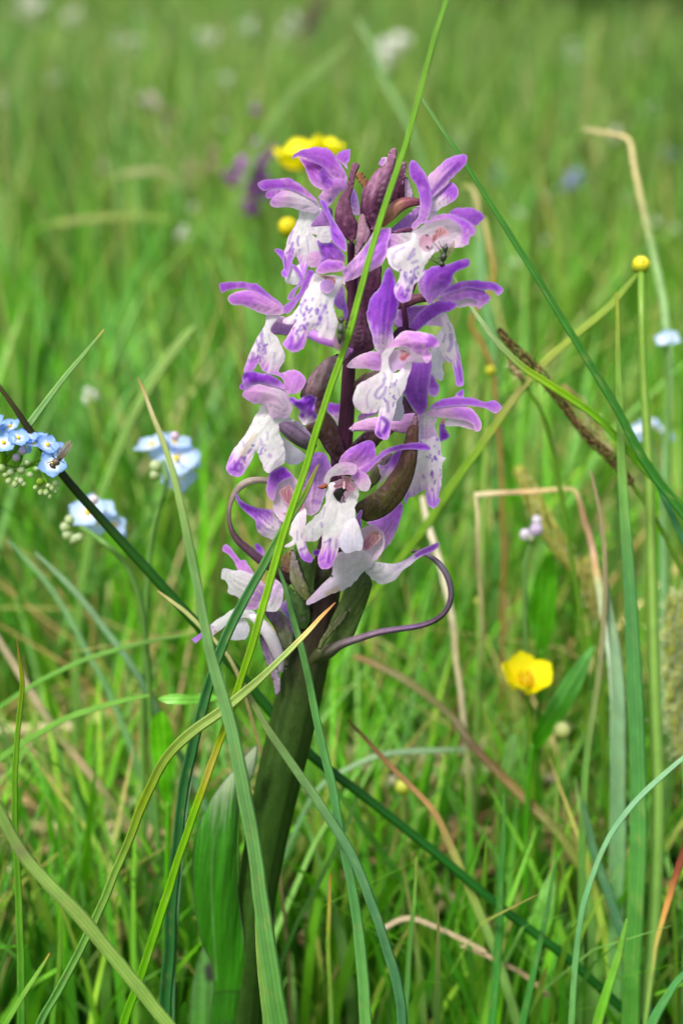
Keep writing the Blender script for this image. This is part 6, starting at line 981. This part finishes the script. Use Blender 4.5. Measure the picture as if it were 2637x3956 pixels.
FRESH = [(88, 150, 40), (74, 138, 44), (100, 158, 58), (92, 148, 70), (120, 164, 64), (66, 126, 40), (108, 156, 88), (82, 146, 28)]
MID = [(96, 146, 54), (84, 138, 52), (112, 154, 66), (104, 148, 84), (128, 162, 74), (76, 128, 46), (116, 156, 98)]
FAR = [(108, 146, 62), (96, 140, 56), (120, 154, 72), (116, 150, 86), (132, 160, 78), (90, 132, 50)]
DRY = [(196, 178, 130), (180, 160, 110), (206, 194, 150), (160, 140, 90), (170, 164, 110)]
gap0 = lambda x, y: (np.abs(x + .03) < .16) & (y < .34)
field("meadow_grass", "short green grass round the foot of the orchid", 8200, cone_sample(.30, .60, (.12, .35), 1.0, bare), (.03, .095), (.0014, .0034), FRESH, 1, tip=(190, 160, 100), gain=1.36, sat=1.06)
field("meadow_grass", "short green turf nearest the lens, before the orchid", 5200, cone_sample(-.12, .27, (.28, .35)), (.012, .035), (.0014, .0032), FRESH, 8, tip=(190, 160, 100), lean=(.1, .7))
field("meadow_grass", "knee of green meadow grass just behind the orchid", 6200, cone_sample(.42, 1.0, (.12, .45), .8, bare), (.06, .17), (.0016, .0042), FRESH, 2, tip=(186, 164, 104), gain=1.3, sat=1.06)
field("meadow_grass", "dense meadow grass filling the middle distance", 24000, cone_sample(.8, 2.4, (.2, .55), .8), (.07, .20), (.0018, .0045), MID, 3, tip=(186, 170, 112))
field("meadow_grass", "paler far meadow grass up the slope", 42000, cone_sample(2.2, 8.0, (.3, .6), .8), (.08, .22), (.003, .008), FAR, 4, seg=3, tip=(186, 174, 120))
field("meadow_grass", "grass of the meadow to both sides and beyond the slope", 16000, cone_sample(7.0, 40.0, (2, .7), .7), (.12, .3), (.012, .04), FAR, 5, seg=2)
field("dry_grass", "dead tan grass mixed through the green meadow", 1900, cone_sample(.38, 1.4, (.12, .5), 1.2), (.03, .12), (.0012, .003), DRY, 6, lean=(.3, .95), cat="dry grass", gain=1.1, sat=1.0)
field("meadow_grass", "broad green grass leaves scattered through the middle distance", 1100, cone_sample(.48, 1.6, (.12, .5), .9), (.08, .19), (.004, .0075), FRESH, 7, seg=5, tip=(186, 164, 104), lean=(.05, .6))
def litter():
    rs = np.random.RandomState(9); n = 2600
    y = .36 + .62 * rs.rand(n) ** 1.2; x = (rs.rand(n) * 2 - 1) * (.12 + .4 * y)
    an = rs.normal(0, .55, n) + np.where(rs.rand(n) < .25, 1.2, 0); L = rs.uniform(.02, .09, n) * .5; w = rs.uniform(.0009, .0021, n)
    z = ground_z(x, y) + rs.uniform(.001, .03, n) * (y < .7) + rs.uniform(.001, .012, n); tl = rs.normal(0, .12, n)
    d = np.stack([np.cos(an), np.sin(an), tl], 1); s = np.stack([-np.sin(an), np.cos(an), np.zeros(n)], 1); c = np.stack([x, y, z], 1)
    V = np.zeros((n, 3, 4, 3)); K = np.zeros((n, 3, 4, 3)); pc = np.array([lin(q) for q in DRY + [(150, 120, 80), (214, 206, 170)]]); col = pc[rs.randint(0, len(pc), n)] * rs.uniform(.7, 1.1, (n, 1))
    for i, t in enumerate((-1, 0, 1)):
        p = c + d * (L * t)[:, None] + np.array([0, 0, 1]) * (.004 * (1 - t * t))
        for k, (a, b) in enumerate(((1, 0), (0, 1), (-1, 0), (0, -1))):
            V[:, i, k] = p + s * (w * a)[:, None] + np.array([0, 0, 1]) * (w * b)[:, None]; K[:, i, k] = col
    base = np.arange(n)[:, None, None] * 12; i = np.arange(2)[None, :, None] * 4; j = np.arange(4)[None, None]; j2 = (j + 1) % 4
    F = np.stack([base + i + j, base + i + j2, base + i + 4 + j2, base + i + 4 + j], -1).reshape(-1, 4)
    o = mk("straw_litter", V.reshape(-1, 3), F, K.reshape(-1, 3), None, "straw", None, origin=(0, 0, 0))
    tag(o, "tan straw litter lying flat among the grass bases", "straw", None, "stuff")
litter()

# far blossoms and dead heads, out of focus up the meadow
def ground_point(zx, zy, hgt):
    """the place on the sloping meadow whose plants, `hgt` tall, show at this spot of the photograph"""
    d = FWD + RGT * (zx * ZS - IMG_W / 2) * PX / D0 + UPV * (IMG_H / 2 - zy * ZS) * PX / D0
    t = .4
    for _ in range(4000):
        p = CAMP + d * t
        if p[2] <= ground_z(p[0], p[1]) + hgt: break
        t += .004
    return CAMP + d * t
def tuft(label, zx, zy, hgt, r, cols, name="white_blossom", cat="flower", n=16, group=None, elong=1.0, tilt=0.0, seed=0):
    p = ground_point(zx, zy, hgt); dist = np.linalg.norm(p - CAMP); R_ = r * 1.45 * ZS * PX * dist / D0
    g = np.array([p[0], p[1], float(ground_z(p[0], p[1]))]); t = thing(name, label, cat, g, group)
    rs = np.random.RandomState(seed + 40); up = UPV * math.cos(tilt) + RGT * math.sin(tilt)
    V, F, K = [], [], []
    for k in range(n):
        q = rs.normal(0, .45, 3); c = p + RGT * q[0] * R_ + up * q[1] * R_ * elong + FWD * q[2] * R_; s = R_ * rs.uniform(.25, .45)
        cc = ramp(cols, [rs.rand()])[0]; n0 = len(V)
        for ax in range(6):
            a = np.zeros(3); a[ax // 2] = 1 if ax % 2 else -1; V.append(c + a * s); K.append(cc)
        for a, b, c_ in ((0, 2, 4), (2, 1, 4), (1, 3, 4), (3, 0, 4), (2, 0, 5), (1, 2, 5), (3, 1, 5), (0, 3, 5)): F.append([n0 + a, n0 + b, n0 + c_])
    mk("flower_head", np.array(V), F, np.array(K), None, "petal", t)
    w0 = np.array([g + (p - g) * s for s in (1, .6, .3, 0)]); w0[1] += RGT * .01; w0[-1][2] -= .004
    tube(t, "stalk", None, [.0012, .0013, .0014, .0015], [(0, (120, 150, 70)), (1, (110, 150, 60))], world=w0, mat="grass", sides=6, n=10)
    return t
WT = [(0, (236, 238, 230)), (1, (248, 248, 244))]; TN = [(0, (176, 160, 130)), (1, (206, 190, 160))]; PR = [(0, (150, 70, 160)), (1, (196, 130, 214))]
for i, (lb, x, y, r, c) in enumerate([
    ("white flower head far back, left of two near the top centre", 566, 76, 17, WT), ("taller white flower head far back at the top, right of its twin", 675, 70, 22, WT),
    ("wide white flower head far back, right of the tall stalk's left side", 893, 118, 30, WT), ("white flower head far back at the upper right", 1312, 135, 20, WT),
    ("faint white flower head far back at the top, left of the pair", 484, 97, 16, WT), ("white flower head far back near the top left corner", 180, 42, 20, WT),
    ("small white flower head in the upper left, alone", 132, 186, 14, WT), ("pinkish white flower head over the brown seed head at the upper left", 347, 229, 15, [(0, (206, 196, 190)), (1, (226, 216, 212))]),
    ("faint white flower head at the right, above the tan crook", 1475, 262, 20, WT), ("white flower head in the very top left corner", 62, 14, 24, WT),
    ("white flower head cut by the left edge near the top", 4, 240, 16, WT), ("wide faint white spray left of the top centre", 300, 105, 30, [(0, (170, 184, 150)), (1, (206, 212, 190))]),
    ("pale blossom low in the grass left of the spike", 205, 910, 13, WT), ("pale bluish blossom at the far right under the white head", 1530, 360, 13, [(0, (150, 170, 214)), (1, (180, 196, 226))]),
    ("bluish blossom blurred left of the tan crook", 1320, 408, 18, [(0, (140, 160, 196)), (1, (180, 192, 220))]), ("pale blue blossom just right of the tall stalk's upper part", 1046, 335, 17, [(0, (140, 168, 150)), (1, (170, 190, 180))]),
    ("tiny pale green-blue blossom right of the dark thin stem", 1140, 400, 14, [(0, (130, 168, 150)), (1, (150, 184, 170))]),
    ("white speck of a flower head by the right rim at the top", 1460, 112, 12, [(0, (180, 190, 160)), (1, (206, 212, 190))])]):
    tuft(lb, x, y, .11 + .03 * ((i * 7) % 5) / 4, r, c, seed=i)
rs_ = np.random.RandomState(21)
for i in range(46):
    bx, by = rs_.uniform(0, 1568), rs_.uniform(10, 620) ** 1.0
    if 480 < bx < 1180 and by > 330: continue
    tuft("tiny pale blossom among the far grass", bx, by, rs_.uniform(.09, .15), rs_.uniform(7, 13), WT if i % 4 else TN, name="tiny_blossom", cat="flower", n=5, group="tiny pale blossoms scattered over the far meadow", seed=100 + i)
tuft("purple orchid out of focus behind the left side of the spike", 578, 408, .17, 26, PR, name="distant_orchid", cat="orchid", n=60, elong=2.6, tilt=.12, seed=60)
tuft("brown seed head leaning in the upper left distance", 380, 290, .12, 16, TN, name="seeding_sedge", cat="seed head", n=30, elong=3.0, tilt=-.1, seed=61)
tuft("ragged tan seed head left of the purple far orchid", 448, 400, .12, 26, TN, name="seeding_sedge", cat="seed head", n=40, elong=1.6, tilt=.6, seed=62)
tuft("dark brown seed head left of the tan crook", 1335, 345, .12, 14, [(0, (84, 64, 36)), (1, (110, 86, 50))], name="seeding_sedge", cat="seed head", n=24, elong=2.4, tilt=-.3, seed=63)
tuft("dusky brown seed head at the top centre distance", 718, 40, .2, 16, [(0, (110, 84, 84)), (1, (140, 110, 100))], name="seeding_sedge", cat="seed head", n=24, elong=2.0, tilt=.3, seed=64)
def far_blade(label, pts, stops, dz, **k): blade("dry_shoot", label, pts, stops, dz=dz, mat="straw", cat="dry grass", **k)
far_blade("arched pale dead blade in the upper left distance", [(410, 412, 8), (370, 396, 17), (310, 396, 18), (260, 410, 16), (228, 450, 12), (205, 560, 10), (190, 800, 10)], [(0, (140, 154, 96)), (.18, (166, 168, 122)), (.3, (100, 140, 60)), (1, (84, 134, 46))], (4200, 4100))
far_blade("long level dead blade in the left distance", [(400, 505, 10), (330, 498, 16), (240, 500, 17), (150, 512, 18), (90, 528, 15), (70, 560, 10), (60, 800, 10)], [(0, (120, 150, 76)), (.2, (132, 152, 84)), (.4, (150, 160, 100)), (.52, (90, 138, 50)), (1, (84, 134, 46))], (4000, 3900))
blade("grass_shoot", "grey-green blade leaning steeply in the blurred top, right of the tall stalk", [(818, 45, 8), (850, 100, 16), (885, 190, 20), (925, 260, 20), (960, 340, 20), (1000, 500, 20)], [(0, (112, 152, 90)), (1, (104, 146, 74))], dz=(4200, 4000), fold=.3)
blade("grass_shoot", "broad pale blade slanting up to the right in the blurred upper distance", [(800, 100, 10), (760, 140, 28), (720, 180, 34), (670, 225, 30), (600, 330, 26), (520, 520, 24)], [(0, (124, 156, 90)), (1, (104, 146, 66))], dz=(4800, 4600), fold=.3)
blade("grass_shoot", "upright pale blade blurred behind the right flowers, broken at a brown top", [(1060, 430, 12), (1082, 432, 14), (1094, 470, 16), (1100, 560, 26), (1112, 680, 30), (1130, 800, 32), (1140, 1000, 32)], [(0, (150, 160, 90)), (.1, (176, 164, 110)), (.25, (120, 164, 110)), (1, (90, 146, 74))], dz=(1900, 1800), fold=.3)
blade("dry_shoot", "thin brown dead stalk blurred behind the right flowers", [(1112, 500, 7), (1122, 560, 14), (1132, 650, 12), (1080, 735, 12), (1105, 790, 14), (1135, 880, 12), (1150, 1100, 12)], [(0, (190, 186, 120)), (.2, (150, 124, 60)), (1, (130, 104, 50))], dz=(1500, 1500), mat="straw", cat="dry grass")

# dark hedge where the meadow ends at the far right, and a wood round the rest
def bush(name, label, x, y, rx, rz, n, cols, seed, cat="shrub", ls=.05, trunk=0.0, group=None):
    rs = np.random.RandomState(seed); g = float(ground_z(x, y)); o = np.array([x, y, g]); t = thing(name, label, cat, o, group)
    cl = rs.normal(0, .42, (14, 3)); V, F, K = [], [], []
    idx = rs.randint(0, 14, n); q = cl[idx] + rs.normal(0, .26, (n, 3)); c = np.stack([x + q[:, 0] * rx, y + q[:, 1] * rx * .8, g + trunk + np.abs(rz * .5 + q[:, 2] * rz * .55)], 1)
    d1 = rs.normal(0, 1, (n, 3)); d1 /= np.linalg.norm(d1, axis=1)[:, None]; d2 = np.cross(d1, rs.normal(0, 1, (n, 3))); d2 /= np.linalg.norm(d2, axis=1)[:, None]
    s = ls * rs.uniform(.6, 1.4, (n, 1)); V = np.stack([c - d1 * s, c + d2 * s * .5, c + d1 * s, c - d2 * s * .5], 1).reshape(-1, 3)
    pc = np.array([lin(k) for k in cols]); K = np.repeat(pc[rs.randint(0, len(pc), n)] * rs.uniform(.7, 1.2, (n, 1)), 4, 0)
    m = mk("foliage" if not trunk else "crown", V, np.arange(n * 4).reshape(-1, 4), K, None, "meadow", t)
    m["kind"] = "stuff" if not trunk else "thing"
    tube(t, "trunk", None, [rx * .07, rx * .05, rx * .03], [(0, (74, 62, 50)), (1, (84, 70, 56))], world=np.array([o - [0, 0, .02], o + [rx * .03, 0, (trunk + rz) * .4], o + [0, 0, (trunk + rz) * .8]]), mat="flesh", sides=8, n=8)
    return t
HED = [(40, 74, 26), (34, 64, 24), (50, 84, 32), (44, 78, 36)]
bush("hedge_bush", "dark green bush at the far edge of the meadow, top right corner", .68, 3.25, .26, .6, 4200, HED, 1, ls=.03)
bush("hedge_bush", "dark bush left of the corner bush, only its foot in view at the top", .42, 3.6, .14, .4, 2200, HED, 2, ls=.03)
bush("hedge_bush", "dark bush beyond the right rim at the edge of the meadow", 1.15, 3.4, .3, .7, 4200, HED, 3, ls=.03)
def far_wood():
    rs = np.random.RandomState(77); n = 16000; a = rs.uniform(-1.5, 1.5, n); R_ = 42 + 5 * np.sin(a * 9) + rs.normal(0, 2.0, n)
    top = 8 + 2.2 * np.sin(a * 17) + 1.3 * np.sin(a * 41); h = top * rs.rand(n) ** .8
    c = np.stack([R_ * np.sin(a), R_ * np.cos(a), 1.0 + h], 1); d1 = rs.normal(0, 1, (n, 3)); d1 /= np.linalg.norm(d1, axis=1)[:, None]
    d2 = np.cross(d1, rs.normal(0, 1, (n, 3))); d2 /= np.linalg.norm(d2, axis=1)[:, None]; s = rs.uniform(.4, 1.0, (n, 1))
    V = np.stack([c - d1 * s, c + d2 * s * .5, c + d1 * s, c - d2 * s * .5], 1).reshape(-1, 3); pc = np.array([lin(k) for k in HED])
    o = mk("far_wood", V, np.arange(n * 4).reshape(-1, 4), np.repeat(pc[rs.randint(0, len(pc), n)], 4, 0), None, "meadow", None, origin=(0, 40, 0))
    tag(o, "dark wood that closes the meadow far behind", "wood", None, "stuff")
far_wood()
